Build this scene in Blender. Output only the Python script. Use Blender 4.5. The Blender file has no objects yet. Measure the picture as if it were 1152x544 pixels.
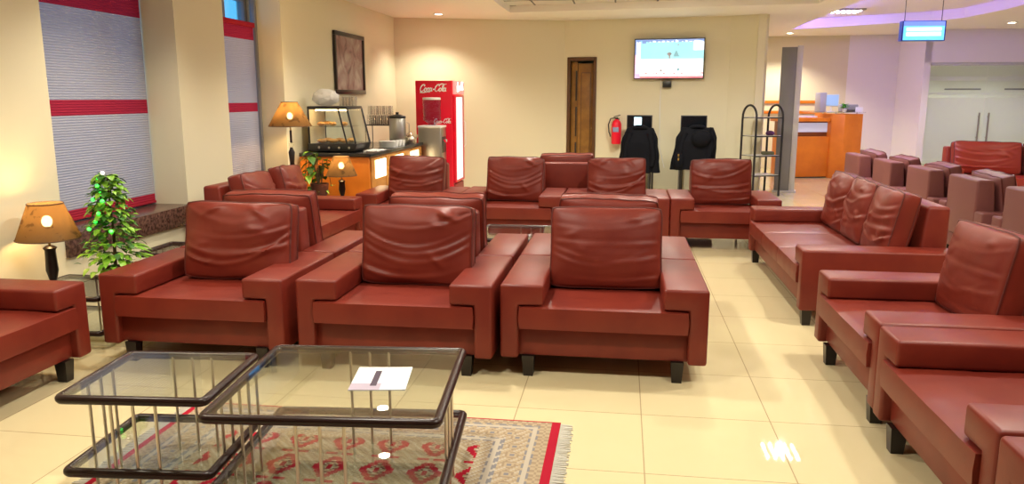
import bpy, bmesh, math, random
from mathutils import Vector, Matrix, noise

# ------------------------------------------------------------------ camera, world, exposure
scene = bpy.context.scene
COL = scene.collection
R = math.radians
cam_d = bpy.data.cameras.new('camera')
cam_d.sensor_width = 36.0
cam_d.lens = 36.0 * 866.0 / 1152.0
cam_d.clip_end = 100
cam = bpy.data.objects.new('camera', cam_d)
COL.objects.link(cam)
cam.location = (0, 0, 1.5)
cam.rotation_euler = (R(90 - 10.6), 0, R(8.1))
scene.camera = cam

world = bpy.data.worlds.new('dusk_sky')
scene.world = world
world.use_nodes = True
bg = world.node_tree.nodes['Background']
bg.inputs[0].default_value = (0.09, 0.42, 0.9, 1)
bg.inputs[1].default_value = 1.0

scene.view_settings.view_transform = 'Standard'
scene.view_settings.look = 'None'
scene.view_settings.exposure = 0.8
scene.view_settings.gamma = 1.0
scene.view_settings.use_curve_mapping = False

# light levels
GRID_W = 105.0        # watts of each grid of small ceiling lamps
SPOT_W = 72.0        # watts of each downlight
LAMP_W = 6.0         # watts of each table lamp bulb
CEIL = 2.77


# ------------------------------------------------------------------ materials
def nmat(name, col, rough=0.5, metal=0.0, spec=0.5, bump=None, vary=None, coat=0.0):
    m = bpy.data.materials.new(name)
    m.use_nodes = True
    nt = m.node_tree
    b = nt.nodes['Principled BSDF']
    b.inputs['Base Color'].default_value = (*col, 1)
    b.inputs['Roughness'].default_value = rough
    b.inputs['Metallic'].default_value = metal
    b.inputs['Specular IOR Level'].default_value = spec
    b.inputs['Coat Weight'].default_value = coat
    tc = nt.nodes.new('ShaderNodeTexCoord')
    if vary:                                   # (scale, second colour)
        n = nt.nodes.new('ShaderNodeTexNoise')
        n.inputs['Scale'].default_value = vary[0]
        n.inputs['Detail'].default_value = 4
        nt.links.new(tc.outputs['Object'], n.inputs['Vector'])
        mx = nt.nodes.new('ShaderNodeMix')
        mx.data_type = 'RGBA'
        rp = nt.nodes.new('ShaderNodeMapRange')
        rp.inputs['From Min'].default_value = 0.35
        rp.inputs['From Max'].default_value = 0.65
        nt.links.new(n.outputs['Fac'], rp.inputs['Value'])
        nt.links.new(rp.outputs['Result'], mx.inputs['Factor'])
        mx.inputs['A'].default_value = (*col, 1)
        mx.inputs['B'].default_value = (*vary[1], 1)
        nt.links.new(mx.outputs['Result'], b.inputs['Base Color'])
    if bump:                                   # (scale, strength, distance)
        n2 = nt.nodes.new('ShaderNodeTexNoise')
        n2.inputs['Scale'].default_value = bump[0]
        n2.inputs['Detail'].default_value = 3
        nt.links.new(tc.outputs['Object'], n2.inputs['Vector'])
        bp = nt.nodes.new('ShaderNodeBump')
        bp.inputs['Strength'].default_value = bump[1]
        bp.inputs['Distance'].default_value = bump[2]
        nt.links.new(n2.outputs['Fac'], bp.inputs['Height'])
        nt.links.new(bp.outputs['Normal'], b.inputs['Normal'])
    return m


def emat(name, col, strength):
    m = bpy.data.materials.new(name)
    m.use_nodes = True
    nt = m.node_tree
    b = nt.nodes['Principled BSDF']
    b.inputs['Base Color'].default_value = (0.5, 0.5, 0.5, 1)
    b.inputs['Emission Color'].default_value = (*col, 1)
    b.inputs['Emission Strength'].default_value = strength
    return m


def glassmat(name, tint=(0.96, 0.98, 0.97), rough=0.0, ior=1.5):
    m = bpy.data.materials.new(name)
    m.use_nodes = True
    nt = m.node_tree
    for n in list(nt.nodes):
        nt.nodes.remove(n)
    out = nt.nodes.new('ShaderNodeOutputMaterial')
    tr = nt.nodes.new('ShaderNodeBsdfTransparent')
    tr.inputs[0].default_value = (*tint, 1)
    gl = nt.nodes.new('ShaderNodeBsdfGlossy')
    gl.inputs['Roughness'].default_value = rough
    fr = nt.nodes.new('ShaderNodeFresnel')
    ge = nt.nodes.new('ShaderNodeNewGeometry')
    io = nt.nodes.new('ShaderNodeMapRange')          # same index whichever side of the pane is met
    io.inputs['To Min'].default_value = ior
    io.inputs['To Max'].default_value = 1.0 / ior
    nt.links.new(ge.outputs['Backfacing'], io.inputs['Value'])
    nt.links.new(io.outputs['Result'], fr.inputs['IOR'])
    mx = nt.nodes.new('ShaderNodeMixShader')
    nt.links.new(fr.outputs[0], mx.inputs[0])
    nt.links.new(tr.outputs[0], mx.inputs[1])
    nt.links.new(gl.outputs[0], mx.inputs[2])
    nt.links.new(mx.outputs[0], out.inputs[0])
    return m


def translmat(name, col, tcol, fac, vary=None, see=0.0):
    m = bpy.data.materials.new(name)
    m.use_nodes = True
    nt = m.node_tree
    for n in list(nt.nodes):
        nt.nodes.remove(n)
    out = nt.nodes.new('ShaderNodeOutputMaterial')
    d = nt.nodes.new('ShaderNodeBsdfDiffuse')
    d.inputs[0].default_value = (*col, 1)
    t = nt.nodes.new('ShaderNodeBsdfTranslucent')
    t.inputs[0].default_value = (*tcol, 1)
    mx = nt.nodes.new('ShaderNodeMixShader')
    mx.inputs[0].default_value = fac
    nt.links.new(d.outputs[0], mx.inputs[1])
    nt.links.new(t.outputs[0], mx.inputs[2])
    nt.links.new(mx.outputs[0], out.inputs[0])
    if see:                                    # loose weave: part of the light passes straight through
        tp = nt.nodes.new('ShaderNodeBsdfTransparent')
        m3 = nt.nodes.new('ShaderNodeMixShader')
        m3.inputs[0].default_value = see
        nt.links.new(mx.outputs[0], m3.inputs[1])
        nt.links.new(tp.outputs[0], m3.inputs[2])
        nt.links.new(m3.outputs[0], out.inputs[0])
    if vary:
        tc = nt.nodes.new('ShaderNodeTexCoord')
        n = nt.nodes.new('ShaderNodeTexNoise')
        n.inputs['Scale'].default_value = vary[0]
        n.inputs['Detail'].default_value = 5
        n.inputs['Distortion'].default_value = 1.5
        nt.links.new(tc.outputs['Object'], n.inputs['Vector'])
        rp = nt.nodes.new('ShaderNodeValToRGB')
        rp.color_ramp.elements[0].position = 0.56
        rp.color_ramp.elements[0].color = (*tcol, 1)
        rp.color_ramp.elements[1].position = 0.62
        rp.color_ramp.elements[1].color = (*vary[1], 1)
        nt.links.new(n.outputs['Fac'], rp.inputs['Fac'])
        nt.links.new(rp.outputs['Color'], t.inputs[0])
    return m


LEATHER = nmat('red_brown_leather', (0.185, 0.023, 0.012), 0.42, 0, 0.38, (260, 0.12, 0.002), (6, (0.155, 0.017, 0.010)))
REDLEATHER = nmat('bright_red_leather', (0.30, 0.030, 0.014), 0.4, 0, 0.5, (260, 0.12, 0.002))
MAUVE = nmat('mauve_brown_leather', (0.185, 0.060, 0.056), 0.5, 0, 0.4, (260, 0.12, 0.002))
PIPING = nmat('dark_leather_piping', (0.10, 0.014, 0.010), 0.5)
DARKWOOD = nmat('dark_wood', (0.012, 0.007, 0.006), 0.35)
MAHOG = nmat('mahogany_lacquer', (0.022, 0.008, 0.007), 0.3, 0, 0.4)
CHROME = nmat('brushed_chrome', (0.62, 0.58, 0.50), 0.28, 1.0)
STEEL = nmat('stainless_steel', (0.42, 0.41, 0.39), 0.32, 1.0)
BLACKMET = nmat('black_metal', (0.012, 0.012, 0.013), 0.4)
BLACKPL = nmat('black_plastic', (0.014, 0.014, 0.016), 0.35)
GLASS = glassmat('clear_glass')
TABLEGLASS = glassmat('table_glass', (0.90, 0.93, 0.92), 0.0, 1.9)
WALLM = nmat('cream_wall_paint', (0.735, 0.69, 0.51), 0.7, 0, 0.3, (30, 0.03, 0.003))
WALLW = nmat('white_wall_paint', (0.78, 0.76, 0.77), 0.7, 0, 0.3)
CEILM = nmat('white_ceiling_paint', (0.84, 0.80, 0.73), 0.8, 0, 0.2)
ORANGE = nmat('orange_wood_laminate', (0.78, 0.24, 0.02), 0.4, 0, 0.4, None, (3, (0.66, 0.18, 0.015)))
HONEY = nmat('honey_oak_laminate', (0.55, 0.24, 0.05), 0.4, 0, 0.4, None, (4, (0.44, 0.18, 0.035)))
OAK = nmat('brown_door_wood', (0.30, 0.145, 0.03), 0.4, 0, 0.4, None, (8, (0.22, 0.10, 0.02)))
OAKDARK = nmat('dark_door_frame', (0.10, 0.042, 0.012), 0.4)
GRANITE = nmat('brown_granite', (0.16, 0.085, 0.065), 0.25, 0, 0.5, None, (45, (0.045, 0.022, 0.018)))
BLACKGRANITE = nmat('black_granite', (0.02, 0.02, 0.021), 0.15)
BLINDGREY = translmat('grey_blind_fabric', (0.50, 0.47, 0.46), (0.40, 0.42, 0.50), 0.25)
BLINDRED = translmat('red_blind_fabric', (0.48, 0.035, 0.06), (0.45, 0.02, 0.05), 0.28)
FRAMEGREY = nmat('grey_window_frame', (0.22, 0.22, 0.24), 0.5)
REDPAINT = nmat('red_enamel', (0.82, 0.006, 0.035), 0.3)
WHITEPL = nmat('white_plastic', (0.8, 0.8, 0.78), 0.4)
PAPER = nmat('white_paper', (0.8, 0.82, 0.88), 0.6)
JACKET = nmat('black_jacket_cloth', (0.0035, 0.004, 0.007), 0.8, 0, 0.12, (60, 0.3, 0.004))
LEAFG = nmat('green_leaf', (0.14, 0.34, 0.02), 0.45, 0, 0.4, None, (20, (0.24, 0.46, 0.04)))
LEAFD = nmat('dark_green_leaf', (0.02, 0.10, 0.012), 0.5, 0, 0.4, None, (20, (0.05, 0.17, 0.02)))
STEMG = nmat('brown_stem', (0.07, 0.05, 0.02), 0.7)
POT = nmat('dark_clay_pot', (0.10, 0.03, 0.02), 0.5)
SHADE = translmat('tan_lamp_shade', (0.20, 0.125, 0.06), (0.25, 0.15, 0.055), 0.5, (9, (0.08, 0.04, 0.012)), 0.16)
BULB = emat('warm_bulb', (1.0, 0.66, 0.28), 70)
BRASS = nmat('aged_brass', (0.45, 0.30, 0.10), 0.3, 1.0)
GREENLED = emat('green_fairy_light', (0.0, 1.0, 0.05), 1.6)
WARMLED = emat('warm_case_light', (1.0, 0.70, 0.35), 14)
LIGHTBOX = emat('counter_light_box', (1.0, 0.78, 0.40), 3.2)
COOLDOOR = emat('fridge_lit_glass', (0.70, 0.95, 1.0), 0.48)
DOWN_E = emat('downlight_lamp', (1.0, 0.88, 0.66), 30)
LED_E = emat('led_dot', (1.0, 0.93, 0.80), 70)
BLUE_E = emat('blue_cove_light', (0.20, 0.12, 1.0), 26)
GREYP = nmat('grey_panel_paint', (0.19, 0.185, 0.17), 0.45)
GREYL = nmat('pale_grey_trim', (0.50, 0.48, 0.43), 0.45)
FROST = translmat('frosted_film', (0.72, 0.75, 0.73), (0.80, 0.84, 0.82), 0.5)
BREAD = nmat('baked_pastry', (0.55, 0.28, 0.08), 0.6)


# ------------------------------------------------------------------ mesh builder
class MB:
    def __init__(self):
        self.v, self.f, self.mi = [], [], []

    def add(self, verts, faces, M=None, mi=0):
        o = len(self.v)
        for p in verts:
            p = Vector(p)
            self.v.append(M @ p if M else p)
        for fc in faces:
            self.f.append([o + i for i in fc])
            self.mi.append(mi)
        return self

    def bm(self, b, M=None, mi=0):
        b.verts.index_update()
        self.add([v.co.copy() for v in b.verts], [[v.index for v in f.verts] for f in b.faces], M, mi)
        b.free()
        return self

    def box(self, x0, x1, y0, y1, z0, z1, bev=0.0, seg=2, M=None, mi=0):
        b = bmesh.new()
        T = Matrix.Translation(((x0 + x1) / 2, (y0 + y1) / 2, (z0 + z1) / 2)) @ Matrix.Diagonal((x1 - x0, y1 - y0, z1 - z0, 1))
        bmesh.ops.create_cube(b, size=1, matrix=T)
        if bev > 0:
            bmesh.ops.bevel(b, geom=list(b.edges), offset=bev, segments=seg, profile=0.5, affect='EDGES')
        return self.bm(b, M, mi)

    def prism(self, pts, a0, a1, axis='y', bev=0.0, seg=2, M=None, mi=0):
        """outline in the plane across `axis`, swept from a0 to a1"""
        b = bmesh.new()

        def mk(p, a):
            return {'y': (p[0], a, p[1]), 'x': (a, p[0], p[1]), 'z': (p[0], p[1], a)}[axis]
        lo = [b.verts.new(mk(p, a0)) for p in pts]
        hi = [b.verts.new(mk(p, a1)) for p in pts]
        n = len(pts)
        b.faces.new(lo)
        b.faces.new(hi[::-1])
        for i in range(n):
            j = (i + 1) % n
            b.faces.new((lo[j], lo[i], hi[i], hi[j]))
        bmesh.ops.recalc_face_normals(b, faces=list(b.faces))
        if bev > 0:
            bmesh.ops.bevel(b, geom=list(b.edges), offset=bev, segments=seg, profile=0.5, affect='EDGES')
        return self.bm(b, M, mi)

    def tube(self, path, r, n=8, closed=False, M=None, mi=0, flat=None):
        P = [Vector(p) for p in path]
        m = len(P)
        rs = r if isinstance(r, (list, tuple)) else [r] * m
        rings = []
        ref = None
        for i in range(m):
            if closed:
                t = P[(i + 1) % m] - P[i - 1]
            else:
                t = P[min(i + 1, m - 1)] - P[max(i - 1, 0)]
            t.normalize()
            if ref is None:
                ref = Vector((0, 0, 1)) if abs(t.z) < 0.9 else Vector((1, 0, 0))
            a = ref - t * ref.dot(t)
            if a.length < 1e-5:
                a = t.orthogonal()
            a.normalize()
            ref = a
            c = t.cross(a)
            rings.append([P[i] + (a * math.cos(2 * math.pi * k / n) + c * math.sin(2 * math.pi * k / n)) * rs[i] for k in range(n)])
        V = [p for rg in rings for p in rg]
        F = []
        for i in range(m if closed else m - 1):
            j = (i + 1) % m
            for k in range(n):
                l = (k + 1) % n
                F.append([i * n + k, i * n + l, j * n + l, j * n + k])
        if not closed:
            F.append([k for k in range(n)][::-1])
            F.append([(m - 1) * n + k for k in range(n)])
        return self.add(V, F, M, mi)

    def lathe(self, prof, n=24, M=None, mi=0, cx=0, cy=0, cap=True):
        V, F = [], []
        m = len(prof)
        for (r, z) in prof:
            for k in range(n):
                a = 2 * math.pi * k / n
                V.append((cx + r * math.cos(a), cy + r * math.sin(a), z))
        for i in range(m - 1):
            for k in range(n):
                l = (k + 1) % n
                F.append([i * n + k, i * n + l, (i + 1) * n + l, (i + 1) * n + k])
        if cap:
            F.append([k for k in range(n)][::-1])
            F.append([(m - 1) * n + k for k in range(n)])
        return self.add(V, F, M, mi)

    def ball(self, c, r, M=None, mi=0, sub=2, sc=(1, 1, 1)):
        b = bmesh.new()
        bmesh.ops.create_icosphere(b, subdivisions=sub, radius=r)
        T = Matrix.Translation(c) @ Matrix.Diagonal((*sc, 1))
        return self.bm(b, (M @ T) if M else T, mi)

    def quad(self, a, b, c, d, mi=0, M=None):
        return self.add([a, b, c, d], [[0, 1, 2, 3]], M, mi)

    def build(self, name, mats, parent=None, smooth=True, angle=38, fix=True):
        me = bpy.data.meshes.new(name)
        me.from_pydata([tuple(p) for p in self.v], [], self.f)
        if not isinstance(mats, (list, tuple)):
            mats = [mats]
        for m in mats:
            me.materials.append(m)
        if any(self.mi):
            me.polygons.foreach_set('material_index', self.mi)
        if fix:
            b = bmesh.new()
            b.from_mesh(me)
            bmesh.ops.recalc_face_normals(b, faces=list(b.faces))
            b.to_mesh(me)
            b.free()
        if smooth:
            me.polygons.foreach_set('use_smooth', [True] * len(me.polygons))
            me.set_sharp_from_angle(angle=R(angle))
        me.update()
        o = bpy.data.objects.new(name, me)
        COL.objects.link(o)
        if parent:
            o.parent = parent
        return o


def tag(o, label, cat, group=None, kind=None):
    o['label'] = label
    o['category'] = cat
    if group:
        o['group'] = group
    if kind:
        o['kind'] = kind
    return o


def thing(name, label, cat, loc=(0, 0, 0), rz=0.0, group=None):
    o = bpy.data.objects.new(name, None)
    o.empty_display_size = 0.1
    COL.objects.link(o)
    o.location = loc
    o.rotation_euler = (0, 0, rz)
    return tag(o, label, cat, group)


def struct(o):
    o['kind'] = 'structure'
    return o


def kids(o):
    return [c for c in COL.objects if c.parent == o]


def copy_tree(o, parent=None):
    c = o.copy()
    COL.objects.link(c)
    c.parent = parent
    for ch in kids(o):
        copy_tree(ch, c)
    return c


def Rz(a):
    return Matrix.Rotation(a, 4, 'Z')


def place(x, y, z=0, rz=0, rx=0, ry=0):
    return Matrix.Translation((x, y, z)) @ Matrix.Rotation(rz, 4, 'Z') @ Matrix.Rotation(ry, 4, 'Y') @ Matrix.Rotation(rx, 4, 'X')


# ------------------------------------------------------------------ the room
XW = -3.7                      # inner face of the left wall
# floor: polished cream tiles on a 60 cm grid
fm = bpy.data.materials.new('polished_cream_tile')
fm.use_nodes = True
nt = fm.node_tree
pb = nt.nodes['Principled BSDF']
geo = nt.nodes.new('ShaderNodeNewGeometry')
sep = nt.nodes.new('ShaderNodeSeparateXYZ')
nt.links.new(geo.outputs['Position'], sep.inputs[0])


def mth(op, a, b=None):
    n = nt.nodes.new('ShaderNodeMath')
    n.operation = op
    for i, x in enumerate((a, b)):
        if x is None:
            continue
        if isinstance(x, (int, float)):
            n.inputs[i].default_value = x
        else:
            nt.links.new(x, n.inputs[i])
    return n.outputs[0]


def line(ax, off):
    s = mth('DIVIDE', mth('SUBTRACT', sep.outputs[ax], off), 0.6)
    f = mth('FRACT', s)
    d = mth('MINIMUM', f, mth('SUBTRACT', 1.0, f))
    return mth('LESS_THAN', d, 0.0042), mth('FLOOR', s)


gx, cx_ = line(0, 0.124)
gy, cy_ = line(1, 3.55)
grout = mth('MAXIMUM', gx, gy)
wn = nt.nodes.new('ShaderNodeTexWhiteNoise')
wn.noise_dimensions = '2D'
cmb = nt.nodes.new('ShaderNodeCombineXYZ')
nt.links.new(cx_, cmb.inputs[0])
nt.links.new(cy_, cmb.inputs[1])
nt.links.new(cmb.outputs[0], wn.inputs['Vector'])
ns = nt.nodes.new('ShaderNodeTexNoise')
ns.inputs['Scale'].default_value = 3.0
ns.inputs['Detail'].default_value = 5
nt.links.new(geo.outputs['Position'], ns.inputs['Vector'])
vfac = mth('ADD', mth('MULTIPLY', wn.outputs['Value'], 0.4), mth('MULTIPLY', ns.outputs['Fac'], 0.6))
m1 = nt.nodes.new('ShaderNodeMix')
m1.data_type = 'RGBA'
m1.inputs['A'].default_value = (0.66, 0.56, 0.33, 1)
m1.inputs['B'].default_value = (0.72, 0.62, 0.38, 1)
nt.links.new(vfac, m1.inputs['Factor'])
m2 = nt.nodes.new('ShaderNodeMix')
m2.data_type = 'RGBA'
nt.links.new(grout, m2.inputs['Factor'])
nt.links.new(m1.outputs['Result'], m2.inputs['A'])
m2.inputs['B'].default_value = (0.40, 0.31, 0.18, 1)
nt.links.new(m2.outputs['Result'], pb.inputs['Base Color'])
pb.inputs['Roughness'].default_value = 0.03
pb.inputs['Specular IOR Level'].default_value = 0.4
struct(MB().box(-4.4, 9.2, -2.8, 20.4, -0.1, 0.0).build('floor', fm, smooth=False))

# left wall with two window recesses
W1 = (4.62, 6.14)
W2 = (6.95, 8.20)
ZS, ZT = 0.60, 2.58
w = MB()
for (a, b_) in ((-2.8, W1[0]), (W1[1], W2[0]), (W2[1], 12.75)):
    w.box(XW - 0.5, XW, a, b_, 0, CEIL)
for (a, b_) in (W1, W2):
    w.box(XW - 0.5, XW, a, b_, 0, ZS - 0.16)
    w.box(XW - 0.5, XW, a, b_, ZT, CEIL)
struct(w.build('wall_left', WALLM, smooth=False))

# back wall in three flat faces, the door opening left free
P0, P1, P2, P3, P4 = (-3.72, 12.45), (-1.70, 13.12), (-1.0, 13.34), (1.66, 12.97), (2.16, 12.72)


def wall_seg(mb, a, b, z0, z1, t=0.12):
    a, b = Vector(a), Vector(b)
    d = (b - a).normalized()
    nrm = Vector((-d.y, d.x))
    mb.prism([a, b, b + nrm * t, a + nrm * t], z0, z1, 'z')


def along(a, b, s):
    a, b = Vector(a), Vector(b)
    return a + (b - a).normalized() * s


DW = 0.50                       # the doorway just right of P2
D0, D1 = along(P2, P3, 0.05), along(P2, P3, 0.05 + DW)
for nm, parts in (('wall_back_left', [(P0, P1, 0)]), ('wall_back_corner', [(P1, P2, 0)]), ('wall_back', [(P2, D0, 0), (D0, D1, 2.17), (D1, P3, 0)]),
                  ('wall_back_right', [(P3, P4, 0)]), ('wall_return', [(P4, (2.22, 17.3), 0)])):
    w = MB()
    for (a, b_, z0) in parts:
        wall_seg(w, a, b_, z0, CEIL)
    struct(w.build(nm, WALLM, smooth=False))
# dim passage behind the doorway
w = MB()
w.box(-1.5, -0.1, 14.5, 14.6, 0, CEIL)
w.box(-1.6, -1.5, 13.4, 14.6, 0, CEIL)
w.box(-0.1, 0.0, 13.4, 14.6, 0, CEIL)
struct(w.build('wall_passage', WALLM, smooth=False))

# reception end
w = MB()
w.box(2.2, 4.62, 17.3, 17.42, 0, CEIL)
w.build('wall_reception', WALLM, smooth=False)['kind'] = 'structure'
w = MB()
w.prism([(4.62, 17.3), (5.62, 17.1), (5.62, 17.22), (4.62, 17.42)], 0, CEIL, 'z')
w.prism([(5.62, 17.22), (5.55, 17.1), (5.66, 16.0), (5.78, 16.0)], 0, CEIL, 'z')
w.box(5.66, 9.2, 16.0, 16.12, 2.16, CEIL)
w.build('wall_far', WALLW, smooth=False)['kind'] = 'structure'
w = MB()
w.box(9.0, 9.12, -2.8, 20.4, 0, CEIL)
w.build('wall_right', WALLW, smooth=False)['kind'] = 'structure'
w = MB()
w.box(-4.2, 9.1, -2.8, -2.7, 0, CEIL)
w.build('wall_behind', nmat('bounce_damping_brown', (0.12, 0.07, 0.04), 0.6), smooth=False)['kind'] = 'structure'  # unseen wall, coloured dark to cut the light it bounces forward
w = MB()
w.box(5.0, 9.1, 19.0, 19.1, 0, CEIL)
w.box(5.0, 5.1, 17.3, 19.1, 0, CEIL)
w.build('wall_office', WALLW, smooth=False)['kind'] = 'structure'
for i, z in enumerate((1.17, 1.385)):
    struct(MB().box(2.3, 4.25, 17.265, 17.3, z, z + 0.06, 0.004).build('trim_%d' % (i + 1), ORANGE))

# ceiling: flat soffit with two trays cut out of it
TR1 = [(-1.80, -1.5), (2.62, -1.5), (2.62, 11.45), (-1.74, 12.0)]
TR2 = [(3.10, 7.0), (4.9, 7.0), (5.25, 9.0), (5.42, 11.0), (5.50, 12.6), (5.42, 13.8), (5.1, 14.3), (4.6, 14.6), (3.10, 15.6)]
b = bmesh.new()
for loop in ([(-4.3, -2.8), (9.2, -2.8), (9.2, 20.4), (-4.3, 20.4)], TR1, TR2):
    vs = [b.verts.new((x, y, CEIL)) for x, y in loop]
    for i in range(len(vs)):
        b.edges.new((vs[i], vs[(i + 1) % len(vs)]))
bmesh.ops.triangle_fill(b, use_beauty=True, use_dissolve=False, edges=list(b.edges))
w = MB()
w.bm(b)
T1H, T2H = 0.10, 0.16
for loop, h in ((TR1, T1H), (TR2, T2H)):
    n = len(loop)
    for i in range(n):
        (x0, y0), (x1, y1) = loop[i], loop[(i + 1) % n]
        w.quad((x0, y0, CEIL), (x1, y1, CEIL), (x1, y1, CEIL + h), (x0, y0, CEIL + h))
w.add([(x, y, CEIL + T2H) for x, y in TR2], [list(range(len(TR2)))])
struct(w.build('ceiling', CEILM, smooth=False, fix=False))
# acoustic tiles inside the first tray
w = MB()
w.box(-1.85, 2.7, -1.6, 12.1, CEIL + T1H, CEIL + T1H + 0.03, mi=0)
x = -1.8 + 0.45
while x < 2.6:
    w.box(x - 0.012, x + 0.012, -1.5, 12.0, CEIL + T1H - 0.004, CEIL + T1H + 0.002, mi=1)
    x += 0.6
y = -1.2
while y < 12.0:
    w.box(-1.8, 2.62, y - 0.012, y + 0.012, CEIL + T1H - 0.004, CEIL + T1H + 0.002, mi=1)
    y += 0.6
struct(w.build('trim_ceiling', [nmat('ceiling_tile', (0.62, 0.60, 0.54), 0.85), nmat('tile_grid', (0.10, 0.10, 0.10), 0.6)], smooth=False))


# windows
def window(n, y0, y1):
    r = bpy.data.objects.new('window_%d' % n, None)
    COL.objects.link(r)
    r.location = (XW - 0.42, (y0 + y1) / 2, ZS)
    r['kind'] = 'structure'
    h, hw = ZT - ZS, (y1 - y0) / 2
    m = MB()
    m.box(-0.04, 0.04, -hw, -hw + 0.06, 0, h, 0.006)
    m.box(-0.04, 0.04, hw - 0.06, hw, 0, h, 0.006)
    m.box(-0.04, 0.04, -hw + 0.06, hw - 0.06, 0, 0.06, 0.006)
    m.box(-0.04, 0.04, -hw + 0.06, hw - 0.06, h - 0.06, h, 0.006)
    m.box(-0.03, 0.03, hw - 0.50, hw - 0.46, 0.06, h - 0.06, 0.006)
    m.build('window_frame', FRAMEGREY, r)
    MB().box(-0.004, 0.004, -hw + 0.05, hw - 0.05, 0.05, h - 0.05).build('window_pane', GLASS, r, smooth=False)
    s = MB().box(-0.06, 0.45, -hw, hw, -0.165, -0.002, 0.006).build('window_sill', GRANITE, r)
    return r


window(1, *W1)
window(2, *W2)


def blind(y0, y1, z0, z1, bands, label):
    r = thing('window_blind', label, 'blind', (XW - 0.3, (y0 + y1) / 2, z0), 0, 'pleated window blinds')
    hw = (y1 - y0) / 2
    m = MB()
    p = 0.019
    n = int((z1 - z0) / p)
    for k in range(n):
        za, zb = k * p, (k + 1) * p
        red = any(a <= z0 + za + p / 2 <= b_ for a, b_ in bands)
        zm = (za + zb) / 2
        m.quad((0, -hw, za), (0, hw, za), (0.0035, hw, zm), (0.0035, -hw, zm), mi=int(red))
        m.quad((0.0035, -hw, zm), (0.0035, hw, zm), (0, hw, zb), (0, -hw, zb), mi=int(red))
    m.build('pleated_fabric', [BLINDGREY, BLINDRED], r, smooth=False, fix=False)
    MB().box(-0.02, 0.025, -hw, hw, n * p, n * p + 0.05, 0.005).build('head_rail', BLINDRED if z1 < 2.4 else FRAMEGREY, r)
    MB().box(-0.008, 0.012, -hw, hw, -0.022, 0, 0.004).build('bottom_rail', BLINDRED, r)
    return r


BANDS = [(0.5, 0.69), (1.37, 1.478), (2.155, 2.31)]
blind(W1[0] + 0.01, W1[1] - 0.008, 0.63, 2.50, BANDS, 'grey pleated blind with red bands behind the lit green tree, nearer window')
bl2 = blind(W2[0] + 0.03, W2[1] - 0.05, 0.63, 2.26, [(0.5, 0.69), (1.345, 1.455), (2.12, 2.32)],
      'grey pleated blind with red bands on the far narrow window beside the tall lamp')

struct(MB().box(XW - 0.33, XW - 0.27, W2[1] - 0.045, W2[1] - 0.003, ZS, ZT, 0.004).build('trim_window', FRAMEGREY))

# ------------------------------------------------------------------ ceiling lights
def downlight(x, y, label, power=SPOT_W, z=CEIL, col=(1.0, 0.89, 0.70), group='recessed downlights'):
    r = thing('downlight', label, 'light', (x, y, z), 0, group)
    MB().lathe([(0.062, -0.012), (0.085, -0.010), (0.088, -0.001), (0.062, -0.001)], 24, cap=False).build('trim_ring', WHITEPL, r)
    MB().lathe([(0.0005, -0.006), (0.062, -0.006), (0.062, -0.002), (0.0005, -0.002)], 24, cap=False).build('lamp', DOWN_E, r)
    ld = bpy.data.lights.new('downlight_beam', 'SPOT')
    ld.energy = power
    ld.color = col
    ld.spot_size = R(125)
    ld.spot_blend = 0.6
    ld.shadow_soft_size = 0.06
    lo = bpy.data.objects.new('downlight_beam', ld)
    COL.objects.link(lo)
    lo.parent = r
    lo.location = (0, 0, -0.03)
    return r


downlight(-2.85, 12.0, 'round recessed ceiling downlight above the red drinks fridge')
downlight(3.25, 16.45, 'round recessed ceiling downlight above the reception desk', 130)
downlight(6.55, 14.7, 'round recessed ceiling downlight in front of the frosted glass doors')
for (x, y) in ((-2.55, 7.76), (-2.8, 5.2), (-2.8, 2.6)):  # far one is mirrored in the table glass, the others are added unseen
    downlight(x, y, 'ceiling downlight along the left window wall, the nearer ones added unseen')
for (x, y) in ((7.0, 10.0), (7.0, 5.5), (6.3, 1.5), (3.6, 4.0)):  # all out of view, added as extra light for the right side
    downlight(x, y, 'ceiling downlight over the right hand seating, added out of view')
for (x, y) in ((6.6, 17.6), (7.9, 17.6)):
    downlight(x, y, 'round recessed downlight in the office behind the glass doors', 60, col=(0.95, 1.0, 0.85))


def led_grid(x, y, z, label, power, group=None):
    r = thing('led_grid_light', label, 'light', (x, y, z), 0, group)
    MB().box(-0.25, 0.25, -0.25, 0.25, -0.03, -0.001, 0.006).build('housing', STEEL, r)
    m = MB()
    for i in range(5):
        for j in range(5):
            m.lathe([(0.0005, -0.036), (0.016, -0.034), (0.016, -0.029), (0.0005, -0.029)], 10, cx=-0.18 + 0.09 * i, cy=-0.18 + 0.09 * j, cap=False)
    m.build('led_lamp', LED_E, r)
    ld = bpy.data.lights.new('grid_beam', 'SPOT')
    ld.energy = power
    ld.color = (1.0, 0.93, 0.79)
    ld.spot_size = R(160)
    ld.spot_blend = 0.7
    ld.shadow_soft_size = 0.05
    lo = bpy.data.objects.new('grid_beam', ld)
    COL.objects.link(lo)
    lo.parent = r
    lo.location = (0, 0, -0.05)


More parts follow.
